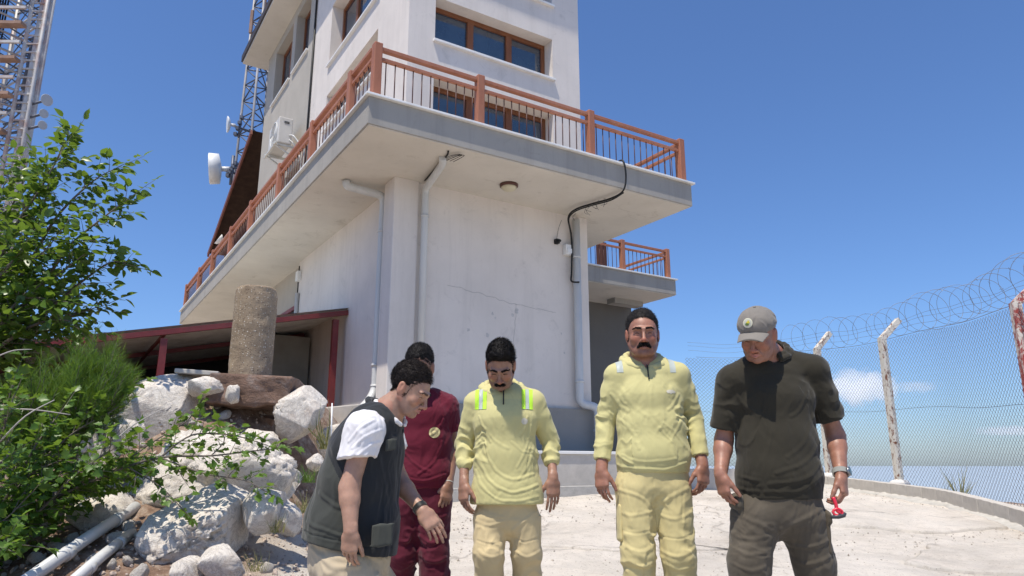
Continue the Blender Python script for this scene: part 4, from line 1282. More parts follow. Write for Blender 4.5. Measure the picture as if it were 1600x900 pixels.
# extra trunk down to the ground
# lower bush in front, and its long branch over the rocks
S2 = (-60, 900, 4.9)
lob = leaf_template(True)
br = [[S2, (20, 760, 4.9), (60, 690, 4.9), (90, 650, 5.0)], [S2, (60, 800, 4.8), (120, 740, 4.8), (180, 700, 4.8)], [S2, (80, 790, 5.2), (150, 750, 5.1), (200, 735, 5.1)],
      [S2, (0, 700, 5.2), (10, 640, 5.2), (20, 600, 5.2)], [S2, (50, 740, 5.3), (110, 680, 5.3), (160, 650, 5.4)], [S2, (-20, 760, 4.6), (0, 690, 4.5), (15, 640, 4.5)],
      [S2, (-20, 830, 4.6), (10, 810, 4.6), (30, 790, 4.6)], [S2, (0, 800, 4.8), (40, 770, 4.8), (80, 750, 4.8)], [S2, (30, 760, 4.9), (70, 730, 4.9), (110, 715, 4.9)], [S2, (-20, 860, 4.4), (0, 850, 4.4), (15, 850, 4.4)],
      [S2, (100, 770, 5.0), (170, 740, 5.0), (215, 725, 5.0)], [S2, (80, 700, 5.5), (140, 640, 5.6), (190, 610, 5.6)]]
leafy('leafy_bush', 'dense green bush with lobed leaves filling the lower left corner', 'bush', P(-60, 930, 4.9), br, 5, .070, 30, .28, 8, 'leaf2', .014, lob, .4, .10, up=.3)
br = [[(60, 790, 4.9), (170, 740, 4.9), (250, 715, 5.0), (330, 712, 5.1), (392, 705, 5.1), (436, 700, 5.1)], [(170, 740, 4.9), (240, 690, 5.1), (290, 660, 5.2), (305, 640, 5.2)],
      [(250, 715, 5.0), (320, 740, 5.0), (380, 750, 5.0), (410, 765, 5.0)], [(250, 715, 5.0), (300, 680, 5.1), (360, 680, 5.1), (400, 690, 5.1)], [(200, 730, 4.9), (250, 760, 4.9), (280, 790, 4.9)], [(330, 712, 5.1), (350, 690, 5.2), (345, 670, 5.2)]]
leafy('wild_shrub', 'thin leafy branches of a wild shrub spreading across the white rocks', 'shrub', P(60, 850, 4.9), br, 8, .062, 16, .16, 6, 'leaf2', .008, lob, .3, .15, up=.3)
# bare twigs at the left
rc = random.Random(8)
for a, lab in zip((((0, 690, 4.4), (40, 650, 4.4), (85, 625, 4.5)), ((150, 720, 4.8), (200, 670, 4.9), (252, 640, 5.0)), ((0, 640, 4.5), (50, 640, 4.5), (110, 648, 4.6)), ((-10, 560, 5), (20, 548, 5), (50, 546, 5.1))), ('dry bare twig rising from the bush at the left edge', 'long dry twig lying over the leafy branch near the rocks', 'straight dry twig across the pine shrub', 'short dry twig at the left edge under the tree')):
    b = bmesh.new(); tube(b, smooth_curve([P(*q) for q in a], 4), [.006 - .0004 * k for k in range(9)], 5)
    o = from_bm('bare_twig', b, M['bush_dead']); setp(o, lab, 'twig')
# pine shrub with soft bright needles
def needles(name, label, centre, rad, n_tuft, seed, L=.075, per=26, origin=None):
    rs = np.random.RandomState(seed); c = np.asarray(centre)
    root = empty(name, tuple(c - np.array([0, 0, rad[2]])), label, 'conifer')
    org = np.array(root.location); w = bmesh.new()
    T = np.array([(0, -.018, 0), (0, .018, 0), (1, .004, 0), (1, -.004, 0)]); F = Foliage(seed, (T, np.array([(0, 1, 2, 3)])))
    base = c - np.array([.1, 0, rad[2] * 1.3])
    for i in range(n_tuft):
        d = rs.normal(size=3); d = unit(d); rr = rs.random_sample() ** .4
        tip = c + d * rr * np.asarray(rad) * (1 + .22 * fbm(np.array([d * 2.5 + seed]), 2)[0] * 3)
        st = base + (tip - base) * .45 + rs.normal(size=3) * .05
        ax = unit(tip - st + np.array([0, 0, .15])); L0 = rs.uniform(.12, .26)
        a0 = tip - ax * L0
        if i % 3 == 0: tube(w, [st, a0, tip], [.006, .004, .002], 4, False)
        for k in range(per):
            t = rs.random_sample(); p = a0 + (tip - a0) * t
            v = rs.normal(size=3); v -= (v @ ax) * ax
            F.leaf(p, unit(ax * rs.uniform(.7, 1.4) + unit(v) * .8), unit(rs.normal(size=3)), L * rs.uniform(.7, 1.2))
    tube(w, [base - np.array([0, 0, .4]), base + np.array([0, 0, .3]), c], [.04, .03, .01], 8)
    from_bm('trunk', w, M['bark'], root, tuple(-org))
    F.build('crown', M['needle'], root, org)
needles('pine_shrub', 'bright green soft-needled pine shrub left of the leaning boulder', P(152, 592, 5.5), (.30, .28, .30), 520, 3, .075, 40)
needles('pine_shrub', 'darker pine shrub partly hidden behind the lower bush', P(80, 625, 5.5), (.36, .34, .36), 380, 6, .085, 30)
# tufts of weeds and dry grass on the bank
def tuft(name, label, p, n, L, seed, mat, cat='grass tuft', group=None, wdt=.02):
    rs = np.random.RandomState(seed); T = np.array([(0, -wdt, 0), (0, wdt, 0), (.5, wdt * .7, .03), (.5, -wdt * .7, .03), (1, .002, -.10), (1, -.002, -.10)])
    F = Foliage(seed, (T, np.array([(0, 1, 2, 3), (3, 2, 4, 5)])))
    for i in range(n):
        d = unit(np.array([rs.normal() * .45, rs.normal() * .45, 1]))
        F.leaf(np.asarray(p) + np.array([rs.normal() * .03, rs.normal() * .03, -.01]), d, unit(rs.normal(size=3)), L * rs.uniform(.4, 1.1))
    o = F.build(name, M[mat], None, p); o.location = tuple(p); setp(o, label, cat, group); return o
for i, (px, py, Y, n, L, mt, lab) in enumerate([(482, 752, 5.9, 70, .16, 'leaf2', 'small green weed tuft beside the small white stone'), (505, 700, 6.5, 40, .42, 'grassy', 'dry grass stalks beside the upright boulder'),
        (470, 800, 5.6, 40, .18, 'grassy', 'dry grass tuft on the reddish soil'), (430, 830, 5.2, 40, .16, 'grassy', 'dry grass tuft at the edge of the largest boulder'), (400, 890, 4.7, 40, .15, 'grassy', 'dry grass tuft at the bottom edge of the bank'),
        (1462, 740, 11.6, 30, .22, 'leaf2', 'green weed tuft growing behind the kerb'), (1475, 745, 11.2, 25, .3, 'grassy', 'dry stalks behind the kerb near the tall post'), (1490, 690, 11.8, 26, .6, 'grassy', 'tall pale dry grass beyond the wire fence')]):
    q = P(px, py, Y); 
    if i >= 5: q[2] = tz(q[0], q[1])
    tuft('weed_tuft' if mt == 'leaf2' else 'dry_grass_tuft', lab, q, n, L, 60 + i, mt)
b = bmesh.new()
tube(b, [P(517, 700, 6.4), P(519, 630, 6.45)], [.007, .006], 6)
o = from_bm('thin_stake', b, M['whiteplastic']); setp(o, 'thin pale stake standing beside the upright boulder', 'stake')

# ------------------------------------------------------------------ low cumulus clouds far away
def cloud(name, label, c, r, seed, dens=.02, thr=.48):
    bm = bmesh.new(); bmesh.ops.create_icosphere(bm, subdivisions=3, radius=1.0)
    for v in bm.verts: v.co = Vector((v.co.x * r[0], v.co.y * r[1], v.co.z * r[2]))
    m = bpy.data.materials.new(name + '_vapour'); m.use_nodes = True; nt = m.node_tree; nt.nodes.clear()
    out = N(nt, 'ShaderNodeOutputMaterial'); pv = N(nt, 'ShaderNodeVolumePrincipled')
    tc = N(nt, 'ShaderNodeTexCoord'); mp = N(nt, 'ShaderNodeMapping'); mp.inputs['Scale'].default_value = (1 / r[0], 1 / r[1], 1 / r[2])
    nt.links.new(tc.outputs['Object'], mp.inputs[0])
    ln = N(nt, 'ShaderNodeVectorMath', operation='LENGTH'); nt.links.new(mp.outputs[0], ln.inputs[0])
    m2 = N(nt, 'ShaderNodeMapping'); s = 1 / r[2] * .9; m2.inputs['Scale'].default_value = (s, s, s); m2.inputs['Location'].default_value = (seed, seed * 2, 0); nt.links.new(tc.outputs['Object'], m2.inputs[0])
    no = N(nt, 'ShaderNodeTexNoise'); no.inputs['Scale'].default_value = 1.5; no.inputs['Detail'].default_value = 5; no.inputs['Roughness'].default_value = .55; nt.links.new(m2.outputs[0], no.inputs[0])
    a = N(nt, 'ShaderNodeMath', operation='MULTIPLY_ADD'); nt.links.new(ln.outputs['Value'], a.inputs[0]); a.inputs[1].default_value = -.55; nt.links.new(no.outputs['Fac'], a.inputs[2])
    mr = N(nt, 'ShaderNodeMapRange'); nt.links.new(a.outputs[0], mr.inputs[0]); mr.inputs[1].default_value = thr - .40; mr.inputs[2].default_value = thr - .30; mr.inputs[3].default_value = 0; mr.inputs[4].default_value = dens
    nt.links.new(mr.outputs[0], pv.inputs['Density']); pv.inputs['Color'].default_value = (1, 1, 1, 1); pv.inputs['Anisotropy'].default_value = .2
    nt.links.new(pv.outputs[0], out.inputs['Volume'])
    o = from_bm(name, bm, m, loc=tuple(c)); setp(o, label, 'cloud'); return o
cloud('cumulus_cloud', 'white cumulus cloud low in the sky behind the man in the cap', P(1340, 606, 9000), (560, 460, 270), 3.1, .0045)
cloud('cumulus_cloud', 'thin faint cloud wisp far right behind the fence', P(1580, 673, 12000), (700, 500, 110), 8.4, .0015)
cloud('cumulus_cloud', 'faint wisp right of the tall white cumulus', P(1430, 605, 10000), (380, 300, 110), 5.2, .0014)

# ------------------------------------------------------------------ people: smooth implicit surfaces turned into one continuous mesh
class Field:
    def __init__(self):
        self.pr = []
    def add(self, fn, lo, hi, k=0.02, op='u'):
        self.pr.append((fn, np.asarray(lo, float), np.asarray(hi, float), k, op))
    def seg(self, a, b, ra, rb, side=None, qa=1.0, qb=1.0, k=0.02, op='u', cuts=()):
        """tapered capsule; ra, rb = half width along side; q = depth / width"""
        a = np.asarray(a, float); b = np.asarray(b, float); ab = b - a; L2 = max(ab @ ab, 1e-9)
        s = None if side is None else unit(side)
        R_ = max(ra, rb)
        def fn(p):
            w = p - a
            t = np.clip((w @ ab) / L2, 0, 1)
            w = w - t[:, None] * ab
            r = ra + (rb - ra) * t
            if s is None: d = np.sqrt((w * w).sum(1)) - r
            else:
                q = qa + (qb - qa) * t
                ls = w @ s
                o2 = (w * w).sum(1) - ls * ls
                d = np.sqrt(np.maximum(o2, 0) + (ls * q) ** 2) - r * q
            for cp, cn in cuts: d = np.maximum(d, (p - cp) @ cn)
            return d
        self.add(fn, np.minimum(a, b) - R_, np.maximum(a, b) + R_, k, op)
    def ell(self, c, r, Mx=None, k=0.02, op='u'):
        c = np.asarray(c, float); r = np.asarray(r, float); Mx = np.eye(3) if Mx is None else Mx
        def fn(p):
            q = (p - c) @ Mx / r
            k0 = np.sqrt((q * q).sum(1)) + 1e-9
            k1 = np.sqrt(((q / r) ** 2).sum(1)) + 1e-9
            return k0 * (k0 - 1) / k1
        R_ = max(r)
        self.add(fn, c - R_, c + R_, k, op)
    def chain(self, pts, rad, side=None, q=1.0, k=0.02, cuts=(), op='u'):
        n = len(pts)
        if not hasattr(rad, '__len__'): rad = [rad] * n
        if not hasattr(q, '__len__'): q = [q] * n
        for i in range(n - 1):
            self.seg(pts[i], pts[i + 1], rad[i], rad[i + 1], side, q[i], q[i + 1], k, op, cuts)
    def plane(self, p0, n, lo, hi, k=0.004):
        """cut everything on the n side of the plane, inside the box lo..hi"""
        p0 = np.asarray(p0, float); n = unit(n); lo = np.asarray(lo, float); hi = np.asarray(hi, float)
        def fn(p):
            bx = np.maximum(np.maximum(lo - p, p - hi).max(1), -((p - p0) @ n))
            return bx
        self.add(fn, lo, hi, k, 's')
    def eval(self, p):
        d = np.full(len(p), 0.25)
        for fn, lo, hi, k, op in self.pr:
            m = k + 0.03
            idx = np.nonzero(((p > lo - m) & (p < hi + m)).all(1))[0]
            if not len(idx): continue
            dp = fn(p[idx]); d0 = d[idx]
            if op == 'u':
                h = np.maximum(k - np.abs(d0 - dp), 0) / k
                d[idx] = np.minimum(d0, dp) - h * h * k * .25
            elif op == 's':
                h = np.maximum(k - np.abs(d0 + dp), 0) / k
                d[idx] = np.maximum(d0, -dp) + h * h * k * .25
        return d
    def bounds(self):
        us = [p for p in self.pr if p[4] == 'u']
        return np.min([p[1] for p in us], 0) - .03, np.max([p[2] for p in us], 0) + .03
    def mesh(self, res, box_=None):
        lo, hi = self.bounds()
        if box_ is not None: lo = np.maximum(lo, box_[0]); hi = np.minimum(hi, box_[1])
        B = 6
        nb = np.ceil((hi - lo) / (res * B)).astype(int) + 1
        g = [lo[i] + (np.arange(nb[i]) + .5) * res * B for i in range(3)]
        X = np.stack(np.meshgrid(*g, indexing='ij'), -1).reshape(-1, 3)
        dc = self.eval(X).reshape(nb)
        act = np.abs(dc) < res * B * 1.45
        n = nb * B + 1
        val = np.repeat(np.repeat(np.repeat(np.where(dc < 0, -1.0, 1.0).astype(np.float32), B, 0), B, 1), B, 2)
        val = np.pad(val, ((0, 1), (0, 1), (0, 1)), mode='edge')
        bi = np.argwhere(act)
        o = np.arange(B)
        ox, oy, oz = np.meshgrid(o, o, o, indexing='ij')
        off = np.stack([ox.ravel(), oy.ravel(), oz.ravel()], 1)
        for c in range(0, len(bi), 3000):
            ii = (bi[c:c + 3000, None, :] * B + off[None]).reshape(-1, 3)
            val[ii[:, 0], ii[:, 1], ii[:, 2]] = self.eval(lo + ii * res)
        ins = val < 0
        cnt = np.zeros([m - 1 for m in ins.shape], np.int8)
        cor = [(i, j, k) for i in (0, 1) for j in (0, 1) for k in (0, 1)]
        sh = [m - 1 for m in ins.shape]
        for i, j, k in cor: cnt += ins[i:i + sh[0], j:j + sh[1], k:k + sh[2]]
        cells = np.argwhere((cnt > 0) & (cnt < 8))
        vid = np.full(sh, -1, np.int32)
        vid[cells[:, 0], cells[:, 1], cells[:, 2]] = np.arange(len(cells))
        cv = [val[cells[:, 0] + i, cells[:, 1] + j, cells[:, 2] + k] for i, j, k in cor]
        acc = np.zeros((len(cells), 3)); wt = np.zeros(len(cells))
        for a in range(8):
            for b in range(a + 1, 8):
                ca, cb_ = np.array(cor[a]), np.array(cor[b])
                if np.abs(ca - cb_).sum() != 1: continue
                va, vb = cv[a], cv[b]
                m = (va < 0) != (vb < 0)
                t = np.where(m, va / np.where(m, va - vb, 1), 0)
                acc[m] += (ca + (cb_ - ca) * t[:, None])[m]; wt[m] += 1
        V = lo + (cells + acc / wt[:, None]) * res
        Q = []
        for ax in range(3):
            s0 = [slice(0, None)] * 3; s1 = [slice(0, None)] * 3
            s0[ax] = slice(0, -1); s1[ax] = slice(1, None)
            A = ins[tuple(s0)]; Bn = ins[tuple(s1)]
            e = np.argwhere(A != Bn)
            o1, o2 = [(1, 2), (2, 0), (0, 1)][ax]
            e = e[(e[:, o1] > 0) & (e[:, o2] > 0) & (e[:, o1] < sh[o1]) & (e[:, o2] < sh[o2]) & (e[:, ax] < sh[ax])]
            flip = A[e[:, 0], e[:, 1], e[:, 2]]
            def g_(d1, d2):
                c = e.copy(); c[:, o1] -= d1; c[:, o2] -= d2
                return vid[c[:, 0], c[:, 1], c[:, 2]]
            q = np.stack([g_(1, 1), g_(0, 1), g_(0, 0), g_(1, 0)], 1)
            q[~flip] = q[~flip][:, ::-1]
            Q.append(q[(q >= 0).all(1)])
        return V, np.concatenate(Q)

def vnormals(V, Q):
    a, b, c, d = V[Q[:, 0]], V[Q[:, 1]], V[Q[:, 2]], V[Q[:, 3]]
    fn = np.cross(c - a, d - b)
    Nn = np.zeros_like(V)
    for k in range(4): np.add.at(Nn, Q[:, k], fn)
    return Nn / (np.linalg.norm(Nn, axis=1, keepdims=True) + 1e-12)
def dist_poly(V, pts):
    best = np.full(len(V), 9.0)
    for a, b in zip(pts[:-1], pts[1:]):
        a = np.asarray(a, float); b = np.asarray(b, float); ab = b - a
        t = np.clip((V - a) @ ab / (ab @ ab + 1e-12), 0, 1)
        d = np.linalg.norm(V - a - t[:, None] * ab, axis=1)
        best = np.minimum(best, d)
    return best
def cloth(V, Q, folds=(), amp=0.004, scale=9.0, stretch=(1, 1, .45), seed=0, ringy=()):
    """push wrinkles into a garment: listed fold lines plus soft crumpling; ringy = limb segments (a, b, amp, waves per metre)"""
    Nn = vnormals(V, Q)
    disp = np.zeros(len(V))
    p = V * np.array(stretch) * scale + seed * 11.7
    warp = np.stack([fbm(p * .6 + 5, 2), fbm(p * .6 + 9, 2), fbm(p * .6 + 13, 2)], 1)
    n = fbm(p + warp * 2.2, 3)
    disp += amp * (1 - np.abs(n) * 3.2)
    disp += amp * .8 * fbm(V * scale * .45 + seed, 2)
    sh_ = V @ np.array([[1, .0, .5], [0, 1, 0], [-.5, 0, .8]]) * np.array([2.4, 2.0, 1.0]) * scale
    n2 = fbm(sh_ + warp * 3 + 31, 2)
    disp += amp * .55 * (1 - np.abs(n2) * 3.5) * np.clip(fbm(V * scale * .5 + 71 + seed, 2) * 2 + .5, 0, 1)
    for a, b, am, wv in ringy:
        a = np.asarray(a, float); b = np.asarray(b, float); ab = b - a; L = np.linalg.norm(ab); d = ab / L
        t = (V - a) @ d / L
        rad = np.linalg.norm(V - a - ((V - a) @ d)[:, None] * d, axis=1)
        wmask = np.clip(np.minimum(t, 1 - t) * 6 + .25, 0, 1) * (rad < .17) * ((t > -.05) & (t < 1.05))
        ph = t * L * wv * 2 * math.pi + 3.0 * fbm(V * 11 + seed * 3, 2) * 2.2
        m2 = np.clip(fbm(V * 9 + seed * 5, 2) * 2.2 + .55, 0, 1)
        disp += am * (1 - np.abs(np.sin(ph / 2)) * 2) * wmask * m2
    for pts, am, wd in folds:
        pts = np.asarray(pts, float)
        lo = pts.min(0) - 3 * wd; hi = pts.max(0) + 3 * wd
        idx = np.nonzero(((V > lo) & (V < hi)).all(1))[0]
        if not len(idx): continue
        d = dist_poly(V[idx], pts)
        disp[idx] += am * np.exp(-(d / wd) ** 2)
    return V + Nn * disp[:, None]

def fabric(name, base, rough=0.85, var=0.07, weave=450, wb=0.25, fold_b=0.0, stain=None):
    m, nt, b = new_mat(name)
    v = coords(nt)
    n1 = noise_n(nt, v, 5, 6, 0.6)
    col = ramp(nt, n1, [(0.3, tuple(c * (1 - var) for c in base)), (0.7, tuple(min(1, c * (1 + var)) for c in base))])
    if stain is not None:
        col = mix(nt, col, stain, ramp(nt, noise_n(nt, v, 7, 8, 0.7), [(0.55, 0.0), (0.72, 0.4)]))
    nt.links.new(col, b.inputs['Base Color'])
    b.inputs['Roughness'].default_value = rough
    b.inputs['Specular IOR Level'].default_value = 0.2
    b.inputs['Sheen Weight'].default_value = 0.15
    rv = N(nt, 'ShaderNodeTexNoise', noise_type='RIDGED_MULTIFRACTAL')
    rv.inputs['Scale'].default_value = 7.0; rv.inputs['Detail'].default_value = 3.0; rv.inputs['Roughness'].default_value = 0.45; rv.inputs['Distortion'].default_value = 0.5
    nt.links.new(coords(nt, (1.25, 1.1, .75), rot=(0, .5, 0)), rv.inputs['Vector'])
    bump(nt, b, rv.outputs['Fac'], 0.42, 0.014)
    bump(nt, b, noise_n(nt, coords(nt, (1, 1, .5)), 30, 4, 0.55, 0.2), 0.25, 0.005)
    bump(nt, b, noise_n(nt, v, weave, 2, 0.5), wb, 0.001)
    return m
def skin_mat(name, base, lip=(0.42, 0.17, 0.14)):
    m, nt, b = new_mat(name)
    v = coords(nt)
    n1 = noise_n(nt, v, 22, 6, 0.6)
    col = ramp(nt, n1, [(0.3, tuple(c * .76 for c in base)), (0.7, tuple(c * 1.14 for c in base))])
    at = N(nt, 'ShaderNodeAttribute', attribute_name='lips')
    col = mix(nt, col, lip, at.outputs['Fac'])
    a2 = N(nt, 'ShaderNodeAttribute', attribute_name='stubble')
    col = mix(nt, col, tuple(c * f for c, f in zip(base, (.50, .52, .60))), a2.outputs['Fac'])
    a3 = N(nt, 'ShaderNodeAttribute', attribute_name='flush')
    col = mix(nt, col, (base[0] * 1.02, base[1] * .72, base[2] * .66), a3.outputs['Fac'])
    nt.links.new(col, b.inputs['Base Color'])
    b.inputs['Roughness'].default_value = 0.48
    b.inputs['Specular IOR Level'].default_value = 0.45
    b.inputs['Subsurface Weight'].default_value = 0.12
    b.inputs['Subsurface Radius'].default_value = (0.012, 0.005, 0.003)
    b.inputs['Subsurface Scale'].default_value = 0.6
    bump(nt, b, noise_n(nt, v, 160, 4, 0.6), 0.25, 0.0012)
    bump(nt, b, noise_n(nt, v, 45, 3, 0.6), 0.2, 0.002)
    return m
def hair_mat(name, base):
    m, nt, b = new_mat(name)
    v = coords(nt, (1, 1, .35))
    n = noise_n(nt, v, 110, 4, 0.7, 0.6)
    nt.links.new(ramp(nt, n, [(0.35, tuple(c * .5 for c in base)), (0.7, tuple(c * 1.8 for c in base))]), b.inputs['Base Color'])
    b.inputs['Specular IOR Level'].default_value = 0.25
    b.inputs['Roughness'].default_value = 0.6
    bump(nt, b, n, 0.9, 0.006)
    bump(nt, b, noise_n(nt, v, 28, 4, 0.7), 0.5, 0.01)
    return m

def headM(yaw=0, pitch=0, roll=0):
    """columns = head axes in the world: x = image right, -y = face direction. yaw>0 turns the face to image right, pitch>0 looks down"""
    y, p, r = map(math.radians, (yaw, pitch, roll))
    Ry = np.array([[math.cos(y), -math.sin(y), 0], [math.sin(y), math.cos(y), 0], [0, 0, 1]])
    Rx = np.array([[1, 0, 0], [0, math.cos(p), -math.sin(p)], [0, math.sin(p), math.cos(p)]])
    Rr = np.array([[math.cos(r), 0, math.sin(r)], [0, 1, 0], [-math.sin(r), 0, math.cos(r)]])
    return Ry @ Rx @ Rr
def head_fn(c, Mx, s=1.0):
    c = np.asarray(c, float)
    return lambda x, y, z: c + s * (Mx @ np.array([x, y, z]))
def add_head(F, c, Mx, s=1.0, full=1.0, squint=0.3):
    h = head_fn(c, Mx, s)
    def E(x, y, z, rx, ry, rz, k=.02, op='u'): F.ell(h(x, y, z), (rx * s, ry * s, rz * s), Mx, k * s, op)
    def S(a, b, ra, rb, k=.012, op='u'): F.seg(h(*a), h(*b), ra * s, rb * s, k=k * s, op=op)
    E(0, .018, .040, .0755, .095, .080)
    E(0, -.030, -.015, .062 * full, .060, .088, .03)
    E(0, -.028, -.075, .051 * full, .052, .038, .03)
    E(0, -.070, -.101, .021, .018, .016, .022)
    for e in (-1, 1):
        E(e * .042, -.060, -.030, .021, .020, .020, .020)
        S((e * .058, .0, -.045), (e * .036, -.052, -.092), .018, .017, .022)
        S((e * .010, -.091, .018), (e * .042, -.079, .020), .0095, .009, .014)
        E(e * .031, -.098, -.002, .0175, .019, .0125, .012, 's')
        E(e * .031, -.0725, -.002, .0135, .0122, .0105, .004)
        S((e * .019, -.0850, -.0035), (e * .031, -.0875, -.0022), .0009, .0013, .0015, 's')
        S((e * .031, -.0875, -.0022), (e * .043, -.0800, -.0045), .0013, .0009, .0015, 's')
        S((e * .020, -.0835, .0045 - .003 * squint), (e * .042, -.0790, .004 - .003 * squint), .0035, .003, .005)
        S((e * .020, -.0825, -.0095), (e * .041, -.0780, -.009), .003, .003, .006)
        E(e * .0125, -.100, -.043, .0085, .0095, .0080, .008)
        E(e * .006, -.108, -.051, .0030, .004, .003, .003, 's')
        S((e * .017, -.094, -.048), (e * .029, -.080, -.072), .004, .002, .010)
        # ear
        E(e * .0755, .014, -.004, .0085, .017, .031, .008)
        E(e * .0795, .017, .010, .0075, .016, .018, .005)
        E(e * .0865, .010, .001, .0065, .0095, .018, .004, 's')
        E(e * .068, .012, -.012, .014, .020, .026, .015)
    S((0, -.086, .014), (0, -.111, -.034), .0075, .0095, .012)
    E(0, -.113, -.040, .0115, .0105, .0100, .008)
    for e in (-1, 1):
        S((0, -.094, -.063), (e * .022, -.084, -.0675), .0058, .0035, .006)
        S((0, -.093, -.0745), (e * .020, -.084, -.0715), .0065, .0035, .006)
    for e in (-1, 1): S((0, -.099, -.0685), (e * .025, -.087, -.0705), .0018, .0014, .002, 's')
    return h
def head_attrs(V, c, Mx, s, stub=0.0):
    q = ((V - c) @ Mx) / s
    inhead = (np.abs(q) < np.array([.1, .14, .14])).all(1)
    lips = inhead * np.exp(-((q[:, 0] / .021) ** 4)) * np.exp(-(((q[:, 2] + .069) / .0085) ** 4)) * (q[:, 1] < -.075)
    st = inhead * stub * sstep(-.035, -.06, q[:, 2]) * (q[:, 1] < .02) * sstep(-.135, -.11, q[:, 2]) * (1 - lips)
    fl = inhead * (np.exp(-(((np.abs(q[:, 0]) - .04) / .02) ** 2 + ((q[:, 2] + .03) / .02) ** 2)) * .7 + np.exp(-((q[:, 0] / .015) ** 2 + ((q[:, 2] + .04) / .015) ** 2)) * (q[:, 1] < -.09)) * (q[:, 1] < -.04)
    fl += (np.abs(q[:, 0]) > .072) * inhead * .5
    return lips, st, np.clip(fl, 0, 1)

def add_hand(F, wr, d, n, t, s=1.0, curl=(25, 30, 20), spread=1.0, thumb_open=38, curls=None):
    """hand: wr wrist, d towards the fingers, n out of the palm (fingers curl that way), t to the thumb side"""
    wr = np.asarray(wr, float); d = unit(d); n = unit(n - (n @ d) * d); t = unit(t - (t @ d) * d - (t @ n) * n)
    def pt(a, b, c): return wr + s * (d * a + t * b + n * c)
    # wrist to knuckles
    F.seg(pt(-.02, 0, 0), pt(.025, .001, 0), .027 * s, .033 * s, t, .68, .58, .012)
    F.seg(pt(.025, .001, 0), pt(.078, .001, .001), .036 * s, .040 * s, t, .46, .34, .012)
    F.ell(pt(.035, .020, .008), (.017 * s, .017 * s, .022 * s), k=.012)
    F.ell(pt(.035, -.022, .006), (.014 * s, .014 * s, .025 * s), k=.012)
    base = [(.088, .029), (.092, .0095), (.088, -.0105), (.080, -.029)]
    lens = [(.040, .024, .020), (.045, .028, .021), (.041, .026, .020), (.032, .019, .018)]
    rad = [.0080, .0082, .0078, .0069]
    for i, ((a, b), ls, r) in enumerate(zip(base, lens, rad)):
        cu = curl if curls is None else curls[i]
        p = pt(a - .012, b * .94, .0); F.seg(pt(a - .035, b * .75, .0), p, r * s * .95, r * 1.05 * s, k=.008)
        ang = 0.0; fan = b * 2.2 * spread
        for j, L_ in enumerate(ls):
            ang += math.radians(cu[j] + i * 2.0)
            dd = unit(d * math.cos(ang) + n * math.sin(ang) + t * fan * (1 if j == 0 else .6))
            q = p + dd * L_ * s
            F.seg(p, q, r * s * (1.02 - .07 * j), r * s * (.95 - .08 * j), k=.0035)
            p = q
    a = math.radians(thumb_open)
    p0 = pt(.018, .020, .006); d1 = unit(d * math.cos(a) + t * math.sin(a) + n * .35)
    p1 = p0 + d1 * .040 * s; d2 = unit(d * math.cos(a * .55) + t * math.sin(a * .55) + n * .45)
    p2 = p1 + d2 * .032 * s; d3 = unit(d * math.cos(a * .3) + t * math.sin(a * .3) + n * .55)
    p3 = p2 + d3 * .024 * s
    F.seg(p0, p1, .0150 * s, .0120 * s, k=.010); F.seg(p1, p2, .0110 * s, .0102 * s, k=.004); F.seg(p2, p3, .0102 * s, .0082 * s, k=.004)

def add_attr(o, name, vals):
    a = o.data.attributes.new(name, 'FLOAT', 'POINT')
    a.data.foreach_set('value', np.asarray(vals, np.float32))

def hairline(y, front, back):
    return np.interp(y, [-.10, -.075, -.062, -.045, -.030, -.018, -.005, .012, .035, .06, .12], [front + .002, front, front - .006, front - .026, .026, -.030, -.034, .020, .004, back + .012, back])
def hair_field(c, Mx, s=1.0, up=.012, front=.062, back=-.055, side=.0, vol=0.0, thick=.008, mid=.004):
    F = Field()
    h = head_fn(c, Mx, s)
    F.ell(h(0, .0285, .044 + up * .5), (np.array([.0765 + thick * .45, .097 + thick * .8, .083 + thick + up * .5]) * s), Mx)
    if vol: F.ell(h(.0, -.045, .100), (np.array([.058, .045, .028 + vol]) * s), Mx, k=.03 * s)
    # everything below the hairline comes off, in three pieces: brow, temples, nape
    n1 = unit(Mx @ np.array([0, -(front - mid), -.085]) )
    # cut plane through forehead point and the ear top
    pf = h(0, -.086, front); pm = h(0, .005, mid)
    dirv = unit(pm - pf); nn = unit(np.cross(Mx @ np.array([1.0, 0, 0]), dirv))
    if nn @ (Mx @ np.array([0, 0, 1.0])) > 0: nn = -nn
    lo = h(0, 0, 0) - .2 * s; hi = h(0, 0, 0) + .2 * s
    def cutfn(p):
        q = ((p - c) @ Mx) / s
        # hairline height as a function of front-back position, with temple notch and sideburn
        y = q[:, 1]
        zl = hairline(y, front, back)
        ctr = np.clip(1 - np.abs(q[:, 0]) / .05, 0, 1)
        return (q[:, 2] - zl - .004 * ctr * (y < -.03)) * s * .8
    F.add(lambda p: cutfn(p), lo, hi, .004, 's')
    return F
def face_hair(c, Mx, s, brow=.0, moust=0.0, side=0.0):
    F = Field(); h = head_fn(c, Mx, s)
    for e in (-1, 1):
        F.seg(h(e * .013, -.0965, .0205 - brow), h(e * .030, -.0915, .0240 - brow * .4), .0055 * s, .0058 * s, k=.003)
        F.seg(h(e * .030, -.0915, .0235 - brow * .4), h(e * .049, -.074, .0165), .0058 * s, .0028 * s, k=.003)
    return F
def moustache(c, Mx, s, w=.026, t=.0075, droop=.006):
    F = Field(); h = head_fn(c, Mx, s)
    for e in (-1, 1):
        F.seg(h(0, -.1015, -.0575), h(e * w * .55, -.0975, -.0580), t * .9 * s, t * s, k=.003)
        F.seg(h(e * w * .55, -.0975, -.0580), h(e * w, -.0865, -.0600 - droop), t * s, t * .45 * s, k=.003)
    return F
